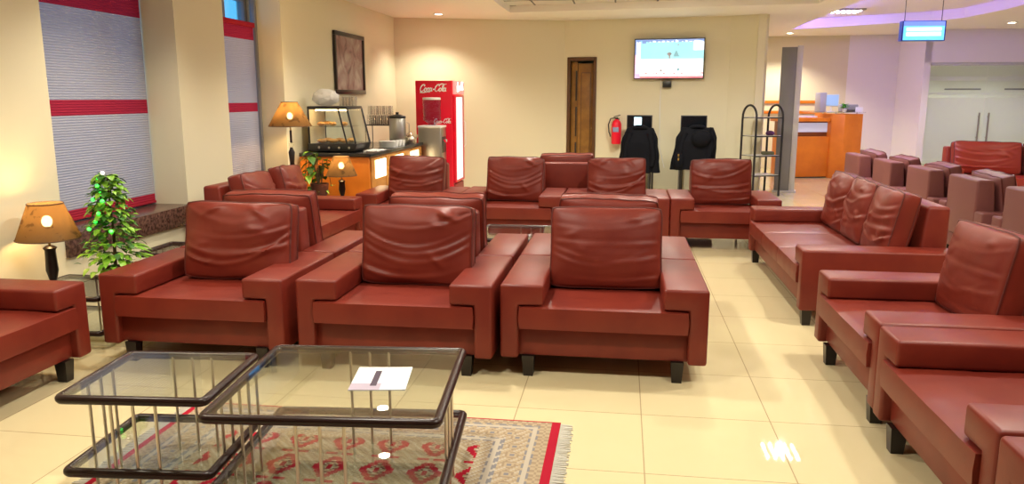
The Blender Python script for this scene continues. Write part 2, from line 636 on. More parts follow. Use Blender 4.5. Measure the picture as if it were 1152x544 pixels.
led_grid(2.05, 9.35, CEIL + T1H, 'square grid of small lamps in the tray, mirrored on the aisle floor', GRID_W)
led_grid(4.2, 9.9, CEIL + T2H, 'square lamp grid in the purple lit tray, added to light the red sofa', GRID_W * 0.8)  # unseen fixture, added to brighten the red sofa
led_grid(3.62, 13.9, CEIL + T2H, 'square grid of small lamps in the purple lit tray near the sign', GRID_W * 0.5)
for (x, y, k) in ((-1.0, 9.35, 1.2), (0.5, 10.6, 1.3), (0.5, 6.4, 0.8), (-1.2, 4.7, 0.9), (1.95, 4.6, 0.8), (-1.2, 2.4, 0.8), (1.2, 2.4, 0.8)):  # unseen grids, added for the light they throw on the seating
    led_grid(x, y, CEIL + T1H, 'square grid of small lamps in the tiled tray, added unseen to light the seating', GRID_W * k, 'added ceiling lamp grids')
cv = MB()
cv.box(3.11, 3.13, 8.0, 15.3, CEIL + 0.03, CEIL + 0.09)
tag(cv.build('cove_strip', BLUE_E, smooth=False), 'blue light strip along the edge of the purple lit ceiling tray', 'light')


# ------------------------------------------------------------------ leather seating
def cushion(w_, h_, t_, seed, wr=1.0, puff=0.40, nx=60, nz=46, power=2.6, corner=0.045):
    """boxed cushion, width on x, height on z, thickness on y (front is -y), centred on the origin"""
    rnd = random.Random(seed)
    folds = []
    for k in range(5):
        folds.append((-0.78 + 0.27 * k + rnd.uniform(-.16, .16), rnd.uniform(0.05, 0.55), rnd.uniform(-.3, .3),
                      rnd.uniform(0.05, 0.09), rnd.uniform(0.5, 1.0) * (1.0 if k < 4 else 0.5), rnd.choice((-1, 1, 0))))
    diag = []
    for k in range(5):
        sx = rnd.choice((-1, 1))
        diag.append((sx * rnd.uniform(.55, .9), rnd.uniform(-.9, .7), -sx * rnd.uniform(.3, .8), rnd.uniform(-.4, .6), rnd.uniform(.05, .09), rnd.uniform(.3, .8)))

    def disp(u, v):
        d = 0.0
        for (v0, a, s, wd, am, side) in folds:
            e = (v - v0 - a * (u - s) ** 2) / wd
            k = math.exp(-e * e) - 0.6 * math.exp(-(e - 1.5) ** 2)
            win = 0.35 + 0.65 * abs(u) if side == 0 else max(0.0, 0.5 + 0.5 * side * u)
            d += am * k * win
        for (x0, y0, dx, dy, wd, am) in diag:
            L = math.hypot(dx, dy)
            tt = ((u - x0) * dx + (v - y0) * dy) / (L * L)
            e = ((u - x0) * dy - (v - y0) * dx) / L / wd
            if -0.2 < tt < 1.2:
                d += am * math.exp(-e * e) * math.sin(math.pi * min(1, max(0, tt))) ** 2
        d = d * 0.016 * wr
        d += 0.014 * wr * noise.noise(Vector((u * 1.6 + seed, v * 1.6, seed * 3.1)))
        return d

    V, F = [], []
    rim = 1 - puff

    def P(u, v, side):
        cr = 1 - corner * (abs(u * v)) ** 6
        x = w_ / 2 * u * cr * (1 - (0.022 * (1 - v * v) if corner > .02 else 0))
        z = h_ / 2 * v * cr
        e = max(0, 1 - abs(u) ** power) ** 0.55 * max(0, 1 - abs(v) ** power) ** 0.55
        y = t_ / 2 * (rim + puff * e)
        fade = min(1, (1 - abs(u)) * 7) * min(1, (1 - abs(v)) * 7)
        if side < 0:
            y = -y - disp(u, v) * (0.15 + 0.85 * fade)
        z += wr * 0.008 * noise.noise(Vector((u * 2.2, seed * 1.7, v))) * abs(v)
        return (x, y, z)

    def U(i, n):
        s = -1 + 2 * i / n
        return math.sin(s * math.pi / 2) * 0.35 + s * 0.65
    idx = {}
    for side in (-1, 1):
        for i in range(nx + 1):
            for j in range(nz + 1):
                idx[side, i, j] = len(V)
                V.append(P(U(i, nx), U(j, nz), side))
    for i in range(nx):
        for j in range(nz):
            F.append([idx[-1, i, j], idx[-1, i + 1, j], idx[-1, i + 1, j + 1], idx[-1, i, j + 1]])
            F.append([idx[1, i, j + 1], idx[1, i + 1, j + 1], idx[1, i + 1, j], idx[1, i, j]])
    ring = [(i, 0) for i in range(nx)] + [(nx, j) for j in range(nz)] + [(i, nz) for i in range(nx, 0, -1)] + [(0, j) for j in range(nz, 0, -1)]
    mid = []
    for (i, j) in ring:
        a, b_ = Vector(V[idx[-1, i, j]]), Vector(V[idx[1, i, j]])
        c = (a + b_) / 2
        mid.append(len(V))
        V.append((c.x * 1.012, c.y, c.z * 1.015))
    m = len(ring)
    for k in range(m):
        l = (k + 1) % m
        a, b_ = idx[(-1,) + ring[k]], idx[(-1,) + ring[l]]
        c, d = idx[(1,) + ring[k]], idx[(1,) + ring[l]]
        F.append([b_, a, mid[k], mid[l]])
        F.append([mid[l], mid[k], c, d])
    pipe = [V[idx[(-1,) + q]] for q in ring], [V[idx[(1,) + q]] for q in ring]
    return V, F, pipe


CUSH = {}


def cushion_meshes(w_, h_, t_, seed, **kw):
    key = (w_, h_, t_, seed)
    if key not in CUSH:
        V, F, pipe = cushion(w_, h_, t_, seed, **kw)
        CUSH[key] = (V, F, pipe)
    return CUSH[key]


def make_seat(W, D, nseat, mat, backcush=True, armw=0.235, panel=0.10, seed=1):
    """armchair or sofa, origin on the floor at the middle of its footprint, front towards -y"""
    name = 'leather_armchair' if nseat == 1 else 'leather_sofa'
    r = thing(name, '', 'armchair' if nseat == 1 else 'sofa')
    f, bk = -D / 2, D / 2
    hw = W / 2
    # base rail and underside
    MB().box(-hw + panel - 0.01, hw - panel + 0.01, f + 0.045, bk - 0.03, 0.115, 0.275, 0.012).build('base', mat, r)
    for s in (-1, 1):
        pts = [(s * hw, 0.11), (s * hw, 0.52), (s * (hw - armw), 0.52), (s * (hw - armw), 0.405), (s * (hw - panel), 0.405), (s * (hw - panel), 0.11)]
        MB().prism(pts, f, bk, 'y', 0.016, 3).build('arm', mat, r)
    # backrest between the arms
    bw = hw - armw
    MB().prism([(bk - 0.20, 0.25), (bk - 0.005, 0.25), (bk - 0.005, 0.79), (bk - 0.15, 0.79)], -bw + 0.004, bw - 0.004, 'x', 0.022, 3).build('backrest', mat, r)
    sw = (W - 2 * panel) / nseat
    sd = D - 0.19
    for k in range(nseat):
        cxk = -hw + panel + sw * (k + 0.5)
        V, F, pipe = cushion_meshes(round(sw - 0.006, 4), round(sd, 4), 0.135, 31 + k, wr=0.28, puff=0.14, nx=26, nz=20, power=4, corner=0.006)
        T = Matrix.Translation((cxk, f - 0.012 + sd / 2, 0.338)) @ Matrix.Rotation(R(-90), 4, 'X')
        o = MB().add(V, F, T).build('seat_cushion', mat, r, angle=60)
    if backcush:
        bwk = 2 * bw / nseat
        for k in range(nseat):
            cxk = -bw + bwk * (k + 0.5)
            cw, ch, ct = round((bwk + 0.014) if nseat != 2 else bwk - 0.05, 4), 0.465, 0.225
            V, F, pipe = cushion_meshes(cw, ch, ct, seed + k, wr=0.4 if seed == 7 else 1.0, puff=0.52)
            c = MB().add(V, F).build('back_cushion', mat, r, angle=60)
            c.location = (cxk, bk - 0.295, 0.637 if mat is not MAUVE else 0.60)
            c.rotation_euler = (R(-11), 0, 0)
            p = MB()
            for q in pipe:
                p.tube(q, 0.0058, 5, True)
            p.build('piping', PIPING, c)
    lx = 0.15 if nseat == 1 else 0.07
    for sx in (-1, 1):
        for sy in (-1, 1):
            xx, yy = sx * (hw - lx), (f + 0.06 if sy < 0 else bk - 0.08)
            m = MB()
            a, b_ = 0.034, 0.026
            m.add([(xx - b_, yy - b_, 0), (xx + b_, yy - b_, 0), (xx + b_, yy + b_, 0), (xx - b_, yy + b_, 0),
                   (xx - a, yy - a, 0.116), (xx + a, yy - a, 0.116), (xx + a, yy + a, 0.116), (xx - a, yy + a, 0.116)],
                  [[3, 2, 1, 0], [4, 5, 6, 7], [0, 1, 5, 4], [1, 2, 6, 5], [2, 3, 7, 6], [3, 0, 4, 7]])
            m.build('leg', DARKWOOD, r, smooth=False)
    return r


PROTO = {}
rs = random.Random(5)


def seat(kind, x, y, deg, label, group=None):
    W, D, n, mat, seed = kind
    key = (W, D, n, mat.name, seed)
    if key not in PROTO:
        o = PROTO[key] = make_seat(W, D, n, mat, seed=seed, **({'armw': 0.16, 'panel': 0.07} if W < 1 else {}))
    else:
        o = copy_tree(PROTO[key])
    o['label'] = label
    if group:
        o['group'] = group
    o.location = (x, y, 0)
    o.rotation_euler = (0, 0, R(deg))
    for c in kids(o):
        if c.name.startswith('back_cushion') and n == 2 and seed == 11:
            c.rotation_euler = (R(-14), R(3 if c.location.x < 0 else 5), R(rs.uniform(4, 8)))
        elif c.name.startswith('back_cushion'):
            c.rotation_euler = (R(-11 + rs.uniform(-2, 2)), R(rs.uniform(-1.2, 1.2)), R(rs.uniform(-1.5, 1.5)))
    return o


def K(seed, W=1.10, D=0.80, n=1, mat=LEATHER):
    return (W, D, n, mat, seed)


YF = 3.91
FR = 'front row armchairs'
left_chair = seat(K(2), -2.38, YF - 0.03 + 0.4, 0, 'red-brown leather armchair at the left end of front row, by the lit green tree', FR)
mid_chair = seat(K(3), -1.215, YF + 0.4, 0, 'red-brown leather armchair in the middle of the front row, behind the leaflet table', FR)
seat(K(7), -0.08, YF + 0.05 + 0.4, 0, 'red-brown leather armchair at right end of the front row beside the open aisle', FR)
BR = 'armchairs back to back with the front row'
seat(K(4), -2.38, YF - 0.03 + 1.22, 180, 'leather armchair facing away, its back against the left armchair of the front row', BR)
seat(K(5), -1.215, YF + 1.22, 180, 'leather armchair facing away, its back against the middle armchair of the front row', BR)
seat(K(6), -0.08, YF + 0.05 + 1.22, 180, 'leather armchair facing away, its back against the right armchair of the front row', BR)
FA = 'far row armchairs'
seat(K(8, 1.07), -2.205, 7.66 + 0.4, 0, 'maroon leather armchair directly in front of the orange coffee counter', FA)
seat(K(3, 1.07), -1.13, 7.72 + 0.4, 0, 'maroon leather armchair in the far row, left of the plain raised chair back', FA)
seat(K(2, 1.07), -0.05, 7.72 + 0.4, 0, 'maroon leather armchair in the far row in front of the left jacket on a chair', FA)
seat(K(4, 1.07), 1.025, 7.74 + 0.4, 0, 'maroon leather armchair at the right end of the far row, nearest the black rack', FA)
seat(K(5, 1.07), -0.62, 8.98, 180, 'maroon leather armchair facing the door, its plain back between two far row cushions')
for ch_, dx_, sx_ in ((left_chair, 0.075, 1.06), (mid_chair, 0.025, 1.04)):     # loose cushions pushed over to one side
    for c in kids(ch_):
        if c.name.startswith('back_cushion'):
            c.location.x += dx_
            c.scale.x = sx_
# left side: chair in the near left corner and the two-seater by the windows
seat(K(5), -2.88 - 0.4, 3.17, 90, 'red-brown leather armchair cut off by the left photo edge, before the table lamp')
seat(K(11, 1.86, 0.80, 2), -3.0, 6.55, 90, 'two-seat leather sofa along the window wall with two loose cushions')
# right side
seat(K(21, 2.16, 0.98, 3), 1.19 + 0.49, 6.24, -90, 'three-seat red-brown leather sofa facing the aisle on the right')
RC = 'armchairs on the right of the aisle'
seat(K(7, 1.11, 0.95), 1.15 + 0.475, 4.03, -90, 'leather armchair right of the aisle next to the three-seat sofa, tall cushion in view', RC)
seat(K(4, 1.11, 0.95), 1.14 + 0.475, 2.90, -90, 'leather armchair in the right foreground with a wide empty seat', RC)
seat(K(6, 1.11, 0.95), 1.13 + 0.475, 1.77, -90, 'leather armchair in the bottom right corner, only its near arm in the photo', RC)
RR = 'mauve armchairs seen from behind'
MK = lambda s: K(s, 0.95, 0.80, 1, MAUVE)
seat(MK(2), 2.93 + 0.4, 10.48, 90, 'mauve armchair seen from behind, closest to the orange reception desk', RR)
seat(MK(3), 2.99 + 0.4, 9.50, 90, 'mauve armchair seen from behind, second from the reception desk', RR)
seat(MK(4), 3.05 + 0.4, 8.54, 90, 'mauve armchair seen from behind, third from the reception desk', RR)
seat(MK(5), 3.09 + 0.4, 7.55, 90, 'mauve armchair seen from behind, fourth from the reception desk', RR)
seat(MK(6), 3.12 + 0.4, 6.5, 90, 'mauve armchair seen from behind at the right edge of the photo', RR)
seat(K(15, 2.45, 0.85, 2, REDLEATHER), 5.75, 12.0, 0, 'red leather sofa with two wide cushions in front of the frosted glass doors')


# ------------------------------------------------------------------ glass tables
def rrect(w_, d_, r, n=5):
    pts = []
    for (sx, sy, a0) in ((1, 1, 0), (-1, 1, 90), (-1, -1, 180), (1, -1, 270)):
        for k in range(n + 1):
            a = R(a0 + 90 * k / n)
            pts.append((sx * (w_ / 2 - r) + r * math.cos(a), sy * (d_ / 2 - r) + r * math.sin(a)))
    return pts


def glass_table(x, y, w_, d_, h, low, label, cat='coffee table', group=None, rz=0, rods=True):
    r = thing('glass_table', label, cat, (x, y, 0), rz, group)

    def frame(z, nm):
        m = MB()
        m.tube([(px, py, z) for px, py in rrect(w_ - 0.036, d_ - 0.036, 0.022)], 0.0175, 10, True)
        return m.build(nm, MAHOG, r)
    f1 = frame(h - 0.0175, 'top_frame')
    MB().box(-w_ / 2 + 0.026, w_ / 2 - 0.026, -d_ / 2 + 0.026, d_ / 2 - 0.026, h - 0.011, h - 0.003).build('glass_top', TABLEGLASS, r, smooth=False)
    f2 = frame(low, 'shelf_frame')
    MB().box(-w_ / 2 + 0.026, w_ / 2 - 0.026, -d_ / 2 + 0.026, d_ / 2 - 0.026, low + 0.006, low + 0.014).build('glass_shelf', TABLEGLASS, r, smooth=False)
    rp = []
    for k in (-1, 0, 1):
        rp += [(k * 0.083, -d_ / 2 + 0.03), (k * 0.083, d_ / 2 - 0.03), (-w_ / 2 + 0.03, k * 0.083), (w_ / 2 - 0.03, k * 0.083)]
    for (px, py) in rp:
        MB().tube([(px, py, 0), (px, py, h - 0.02)], 0.0062, 8).build('rod', CHROME, r)
    return r


rt1 = glass_table(-1.02, 2.685, 0.84, 0.78, 0.44, 0.14, 'large square glass coffee table with a leaflet on it, on the patterned rug', rz=R(5))
rt2 = glass_table(-1.745, 2.635, 0.575, 0.53, 0.44, 0.14, 'small square glass coffee table left of the larger one in the foreground', rz=R(5))
glass_table(-0.74, 6.02, 0.76, 0.68, 0.45, 0.15, 'glass coffee table half hidden behind the front row, before the far armchairs')
glass_table(-3.36, 4.30, 0.62, 0.56, 0.34, 0.11, 'corner glass table under the table lamp and lit green tree', 'side table')
glass_table(-3.22, 5.20, 0.46, 0.48, 0.41, 0.13, 'small dark framed glass side table under the window sill holding a white paper', 'side table')
glass_table(-3.10, 7.98, 0.62, 0.50, 0.42, 0.13, 'corner glass table beside the coffee counter holding a small lamp and trailing plant', 'side table')

rt1.location.z = rt2.location.z = 0.0105

# leaflet on the large table: pale sheet with a dark tower picture
lf = MB()
NL = 26
for i in range(NL):
    for j in range(18):
        u, v = (i + .5) / NL, (j + .5) / 18
        mi = 0
        if v < 0.30:
            mi = 2 if u < 0.55 else 1
        if 0.36 < u < 0.45 and 0.15 < v < 0.82:
            mi = 3
        if v > 0.30 and u > 0.55:
            mi = 0
        x0, x1 = -0.105 + 0.21 * i / NL, -0.105 + 0.21 * (i + 1) / NL
        y0, y1 = -0.12 + 0.24 * j / 18, -0.12 + 0.24 * (j + 1) / 18
        zc = lambda x: 0.0035 + 0.02 * max(0, abs(x) - 0.02) ** 1.5
        lf.quad((x0, y0, zc(x0)), (x1, y0, zc(x1)), (x1, y1, zc(x1)), (x0, y1, zc(x0)), mi=mi)
nlv = len(lf.v)
lo_ = MB()
lo_.v, lo_.f, lo_.mi = lf.v, lf.f, lf.mi
lo_.box(-0.105, 0.105, -0.12, 0.12, 0.0, 0.003, mi=0)
o = lo_.build('leaflet', [PAPER, nmat('pale_blue_print', (0.55, 0.60, 0.72), 0.5), nmat('lilac_print', (0.42, 0.36, 0.46), 0.5), nmat('dark_print', (0.05, 0.03, 0.06), 0.5)], fix=False, smooth=False)
tag(o, 'pale leaflet with a dark tower picture lying on the large glass table', 'leaflet')
o.location = (-0.885, 2.69, 0.448)
o.rotation_euler = (0, 0, R(9))
o = MB().box(-0.10, 0.10, -0.07, 0.07, 0, 0.003).build('paper_sheet', PAPER, smooth=False)
tag(o, 'white paper lying on the small side table below the window sill', 'paper')
o.location = (-3.13, 5.13, 0.4085)
o.rotation_euler = (0, 0, R(12))

# ------------------------------------------------------------------ rug
RX0, RX1, RY0, RY1 = -2.06, -0.25, 1.75, 3.38
RCOL = [(0.42, 0.33, 0.22), (0.32, 0.24, 0.16), (0.38, 0.012, 0.03), (0.22, 0.21, 0.22), (0.46, 0.40, 0.32), (0.16, 0.05, 0.045)]
RMAT = [nmat('rug_%s' % n, c, 0.95, 0, 0.1) for n, c in zip(('beige', 'tan', 'red', 'slate', 'cream', 'brown'), RCOL)]


def rug_col(x, y):
    dx = min(x - RX0, RX1 - x)
    dy = min(y - RY0, RY1 - y)
    if dx < 0.035:
        return 2
    if dy < 0.012:
        return 2
    d = min(dx - 0.035, dy)
    h = int(math.floor(x / 0.009)) * 7 + int(math.floor(y / 0.009)) * 13
    if d < 0.055:
        return 0 if (int(x / .018) + int(y / .018)) % 2 else 1
    if 0.055 <= d < 0.068 or 0.085 <= d < 0.098:
        return 3 if (int((x + y) / .02)) % 3 else 0
    if d < 0.085:
        return 4
    if d < 0.20:
        if dx - 0.035 < dy:
            q = math.hypot(d - 0.148, ((y / 0.085) % 1 - 0.5) * 0.085)
        else:
            q = math.hypot(d - 0.148, ((x / 0.085) % 1 - 0.5) * 0.085)
        if q < 0.012:
            return 3
        if q < 0.022:
            return 0
        if q < 0.030:
            return 1
        return (0, 4, 1, 0, 0)[h % 5]
    if 0.20 <= d < 0.212 or 0.232 <= d < 0.244:
        return 3 if (int((x - y) / .02)) % 3 else 4
    if d < 0.232:
        return 4
    if d < 0.29:
        return (0, 0, 1, 4)[h % 4]
    px, py = 0.20, 0.24
    u = ((x - RX0) / px) % 1 - 0.5
    v = ((y - RY0 + 0.02) / py) % 1 - 0.5
    k = abs(u) * 1.25 + abs(v) * 1.0
    if 0.27 < k < 0.47 and abs(v) < 0.38:
        return 2
    if 0.19 < k < 0.22:
        return 5
    if k < 0.10:
        return 2
    if abs(v) > 0.44 and abs(u) < 0.34:
        return 2 if abs(abs(u) - 0.17) < 0.12 else 1
    return (0, 1, 0, 4, 0, 1)[h % 6]


CS = 0.01
nx_, ny_ = int(round((RX1 - RX0) / CS)), int(round((RY1 - RY0) / CS))
V, F, MI = [], [], []
for j in range(ny_ + 1):
    for i in range(nx_ + 1):
        V.append((RX0 + (RX1 - RX0) * i / nx_, RY0 + (RY1 - RY0) * j / ny_, 0.009))
for j in range(ny_):
    for i in range(nx_):
        a = j * (nx_ + 1) + i
        F.append([a, a + 1, a + nx_ + 2, a + nx_ + 1])
        MI.append(rug_col(RX0 + (RX1 - RX0) * (i + .5) / nx_, RY0 + (RY1 - RY0) * (j + .5) / ny_))
m = MB()
m.v, m.f, m.mi = [Vector(p) for p in V], F, MI
m.box(RX0, RX1, RY0, RY1, 0.0005, 0.0085, mi=1)
rug = m.build('patterned_rug', RMAT, smooth=False, fix=False)
tag(rug, 'beige and red patterned rug with white fringe under the glass coffee tables', 'rug')
rf = random.Random(3)
FRM = nmat('white_fringe', (0.55, 0.53, 0.46), 0.9)
for xe, s in ((RX1, 1), (RX0, -1)):
    fr = MB()
    y = RY0 + 0.01
    while y < RY1 - 0.01:
        L = rf.uniform(0.05, 0.065)
        dy = rf.uniform(-.006, .006)
        fr.add([(xe, y - .003, .004), (xe, y + .003, .004), (xe + s * L, y + .002 + dy, .0015), (xe + s * L, y - .002 + dy, .0015),
                (xe, y - .003, .007), (xe, y + .003, .007), (xe + s * L, y + .002 + dy, .004), (xe + s * L, y - .002 + dy, .004)],
               [[0, 1, 2, 3], [7, 6, 5, 4], [0, 4, 5, 1], [1, 5, 6, 2], [2, 6, 7, 3], [3, 7, 4, 0]])
        y += 0.0085
    fr.build('fringe', FRM, rug, smooth=False)['label'] = 'white fringe'


# ------------------------------------------------------------------ lamps
def shade_mesh(r0, z0, r1, z1, n=28):
    m = MB()
    t = 0.003
    m.lathe([(r0, z0), (r1, z1), (r1 - t, z1), (r0 - t, z0), (r0, z0)], n, cap=False)
    return m


def table_lamp(x, y, z, h, r0, r1, sh, label, group=None, style='table', s=1.0):
    t = thing('table_lamp' if style == 'table' else 'floor_lamp', label, 'lamp', (x, y, z), 0, group)
    z0 = h - sh
    if style == 'table':
        MB().lathe([(0.055, 0), (0.058, 0.012), (0.035, 0.022), (0.018, 0.03)], 24).build('base', DARKWOOD, t)
        MB().lathe([(0.016, 0.03), (0.022, 0.05), (0.036, 0.11), (0.030, z0 - 0.075), (0.040, z0 - 0.06), (0.026, z0 - 0.05), (0.016, z0 - 0.045)], 20).build('stem', DARKWOOD, t)
    else:
        MB().lathe([(0.13, 0), (0.135, 0.015), (0.06, 0.03), (0.02, 0.05)], 28).build('base', DARKWOOD, t)
        MB().lathe([(0.018, 0.05), (0.018, 0.62), (0.030, 0.70), (0.024, 0.82), (0.034, 0.93), (0.020, 0.96), (0.014, 0.98)], 20).build('stem', DARKWOOD, t)
        MB().ball((0, 0, 1.005), 0.026, sub=3).build('crystal_ball', GLASS, t)
        MB().lathe([(0.012, 1.03), (0.012, z0 - 0.045)], 12).build('collar', DARKWOOD, t)
    MB().lathe([(0.008, z0 - 0.05), (0.008, z0 + 0.05), (0.014, z0 + 0.055), (0.014, z0 + 0.075)], 12).build('neck', BRASS, t)
    shade_mesh(r0, z0, r1, h).build('lamp_shade', SHADE, t)
    for q in ((r0, z0), (r1, h)):
        m = MB()
        m.tube([(q[0] * math.cos(2 * math.pi * k / 28), q[0] * math.sin(2 * math.pi * k / 28), q[1]) for k in range(28)], 0.004, 6, True)
        m.build('shade_trim', nmat('brown_braid', (0.10, 0.05, 0.02), 0.7), t)
    MB().ball((0, 0, z0 + 0.105), 0.030, sub=3, sc=(1, 1, 1.2)).build('bulb', BULB, t)
    ld = bpy.data.lights.new('lamp_glow', 'POINT')
    ld.energy = LAMP_W * (0.5 if style == 'table' else 1.6)
    ld.color = (1.0, 0.62, 0.25)
    ld.shadow_soft_size = 0.04
    lo = bpy.data.objects.new('lamp_glow', ld)
    COL.objects.link(lo)
    lo.parent = t
    lo.location = (0, 0, z0 + 0.16)
    return t


table_lamp(-3.485, 4.22, 0.34, 0.525, 0.180, 0.098, 0.215, 'table lamp with tan floral shade and dark wood stem on the corner table at left')
table_lamp(-3.50, 7.86, 0.0, 1.455, 0.225, 0.085, 0.25, 'tall lamp with tan shade and crystal ball stem by the far window', style='floor')
table_lamp(-2.98, 7.93, 0.42, 0.46, 0.165, 0.085, 0.20, 'small lamp with tan shade beside the trailing plant, before the counter end')


# ------------------------------------------------------------------ plants
def leaf(m, base, direction, L, Wd, curl, mi=0, up=Vector((0, 0, 1))):
    d = Vector(direction).normalized()
    s = d.cross(up)
    if s.length < 1e-3:
        s = Vector((1, 0, 0))
    s.normalize()
    nrm = s.cross(d)
    prof = [(0, 0.05), (0.2, 0.75), (0.45, 1.0), (0.75, 0.62), (1.0, 0.03)]
    V = []
    for (t, wd) in prof:
        c = Vector(base) + d * (L * t) - Vector((0, 0, 1)) * (curl * L * t * t)
        V += [c - s * (Wd / 2 * wd) + nrm * (0.12 * Wd * wd), c, c + s * (Wd / 2 * wd) + nrm * (0.12 * Wd * wd)]
    F = []
    for i in range(len(prof) - 1):
        a = i * 3
        F += [[a, a + 1, a + 4, a + 3], [a + 1, a + 2, a + 5, a + 4]]
    m.add(V, F, mi=mi)


# lit green table-top tree
t = thing('tabletop_tree', 'small green tree hung with glowing green lights on the corner table at left', 'tree', (-3.185, 4.40, 0.34))
MB().lathe([(0.06, 0), (0.075, 0.05), (0.08, 0.10), (0.07, 0.10), (0.065, 0.085)], 20).build('pot', POT, t)
MB().tube([(0, 0, 0.08), (0.01, 0, 0.3), (0.0, 0, 0.68)], [0.012, 0.009, 0.004], 8).build('trunk', STEMG, t)
rt = random.Random(12)
m = MB()
for k in range(620):
    hgt = rt.random() ** 0.85
    z = 0.10 + 0.59 * hgt
    rad = 0.155 * (1 - hgt) ** 0.7 + 0.05
    a = rt.uniform(0, 2 * math.pi)
    rr = rad * rt.uniform(0.25, 0.95)
    p = (rr * math.cos(a), rr * math.sin(a), z)
    leaf(m, p, (math.cos(a), math.sin(a), rt.uniform(-.5, .5)), rt.uniform(.035, .06), rt.uniform(.03, .05), rt.uniform(.1, .6), mi=0 if rt.random() < .6 else 1)
m.build('foliage', [LEAFG, LEAFD], t, fix=False)
m = MB()
for k in range(26):
    a = rt.uniform(-1.6, 0.9)
    rr = rt.uniform(0.06, 0.14)
    z = rt.uniform(0.08, 0.26)
    leaf(m, (rr * math.cos(a), rr * math.sin(a), z), (math.cos(a), math.sin(a), rt.uniform(-.05, .35)), rt.uniform(.10, .17), rt.uniform(.04, .06), rt.uniform(.2, .6))
m.build('long_leaf_spray', [LEAFG], t, fix=False)
for (px, pz) in ((-0.012, .67), (-0.02, .625), (.005, .58), (-.055, .54), (.02, .535), (0.0, .46), (-.075, .36), (.075, .35), (.06, .17), (-.02, .41), (.05, .42)):
    rr = 0.06 + 0.13 * (1 - (pz - .1) / .59)
    MB().ball((px, -math.sqrt(max(0.0004, rr * rr - px * px)), pz), 0.012, sub=2).build('fairy_light', GREENLED, t)
MB().ball((-0.012, -0.02, 0.70), 0.012).build('tree_top', emat('pale_light', (1, 0.75, 0.6), 3), t)

# trailing plant by the counter
t = thing('potted_plant', 'trailing green leafy plant in a dark pot on the corner table by the counter', 'plant', (-3.27, 8.02, 0.42))
MB().lathe([(0.07, 0), (0.09, 0.08), (0.10, 0.16), (0.085, 0.16), (0.08, 0.13)], 20).build('pot', POT, t)
m, ms = MB(), MB()
for k in range(9):
    a = rt.uniform(0, 2 * math.pi)
    top = (0.06 * math.cos(a), 0.06 * math.sin(a), rt.uniform(.3, .52))
    end = (0.17 * math.cos(a), 0.17 * math.sin(a), rt.uniform(.02, .36))
    pts = [Vector((0.02 * math.cos(a), .02 * math.sin(a), .13)), Vector(top), Vector(((top[0] + end[0]) / 2, (top[1] + end[1]) / 2, top[2] - 0.01)), Vector(end)]
    ms.tube(pts, 0.004, 6)
    for q in range(8):
        s_ = q / 7 * 2.99
        i = int(s_)
        p = pts[i].lerp(pts[i + 1], s_ - i)
        b_ = a + rt.uniform(-1.2, 1.2)
        leaf(m, p, (math.cos(b_), math.sin(b_), rt.uniform(-.4, .3)), rt.uniform(.08, .12), rt.uniform(.06, .09), rt.uniform(.2, .8), mi=0 if rt.random() < .6 else 1)
m.build('leaves', [LEAFG, LEAFD], t, fix=False)
ms.build('stems', STEMG, t)

# ------------------------------------------------------------------ coffee counter and what stands on it
CX0, CX1, CY0, CY1, CZ = -3.66, -2.82, 8.42, 10.72, 0.88
r = thing('coffee_counter', 'orange coffee counter with black granite top and glowing front panels', 'counter', (CX1, CY0, 0))
M_ = Matrix.Translation((-CX1, -CY0, 0))
MB().box(CX0, CX1 - 0.02, CY0 + 0.01, CY1 - 0.01, 0.0, CZ - 0.04, 0.004, M=M_).build('cabinet', ORANGE, r)
MB().box(CX0, CX1 + 0.02, CY0 - 0.015, CY1, CZ - 0.04, CZ, 0.006, M=M_).build('granite_top', BLACKGRANITE, r)
for k in range(4):
    y0 = CY0 + 0.05 + k * 0.56
    mp = MB()
    mp.box(CX1 - 0.02, CX1 - 0.002, y0, y0 + 0.54, 0.06, CZ - 0.055, 0.004, M=M_)
    mp.build('front_panel', HONEY, r)
for k in range(3):
    y0 = CY0 + 0.10 + k * 0.76
    MB().box(CX1 - 0.006, CX1 + 0.006, y0 + 0.08, y0 + 0.48, 0.58, 0.79, 0.003, M=M_).build('light_panel', LIGHTBOX, r)
    r.children[-1]['label'] = 'glowing light panel'

# hot food display case
r = thing('food_display_case', 'black framed glass food display case lit inside, on the coffee counter', 'display case', (-3.28, 8.53, CZ))
prof = [(-0.30, 0.10), (0.30, 0.10), (0.18, 0.50), (-0.30, 0.50)]
MB().prism([(-0.32, 0.012), (0.24, 0.012), (0.275, 0.10), (-0.32, 0.10)], 0.0, 0.52, 'y', 0.008).build('base', BLACKPL, r)
MB().prism([(-0.31, 0.49), (0.175, 0.49), (0.165, 0.525), (-0.31, 0.525)], 0.0, 0.52, 'y', 0.006).build('lid', BLACKPL, r)
for yy in (0.012, 0.508):
    MB().tube([(-0.30, yy, 0.10), (-0.30, yy, 0.50)], 0.012, 6).build('corner_post', BLACKPL, r)
    MB().tube([(0.255, yy, 0.10), (0.165, yy, 0.50)], 0.012, 6).build('corner_post', BLACKPL, r)
MB().tube([(0.15, 0.012, 0.10), (0.06, 0.012, 0.49)], 0.010, 6).build('door_bar', BLACKPL, r)
for yy in (0.008, 0.508):
    MB().prism([(-0.30, 0.10), (0.245, 0.10), (0.16, 0.49), (-0.30, 0.49)], yy, yy + 0.004, 'y').build('end_glass', GLASS, r, smooth=False)
MB().prism([(0.252, 0.10), (0.258, 0.10), (0.170, 0.49), (0.164, 0.49)], 0.02, 0.50, 'y').build('front_glass', GLASS, r, smooth=False)
MB().box(-0.305, -0.295, 0.015, 0.505, 0.10, 0.49).build('back_panel', nmat('case_back', (0.72, 0.6, 0.4), 0.4), r)
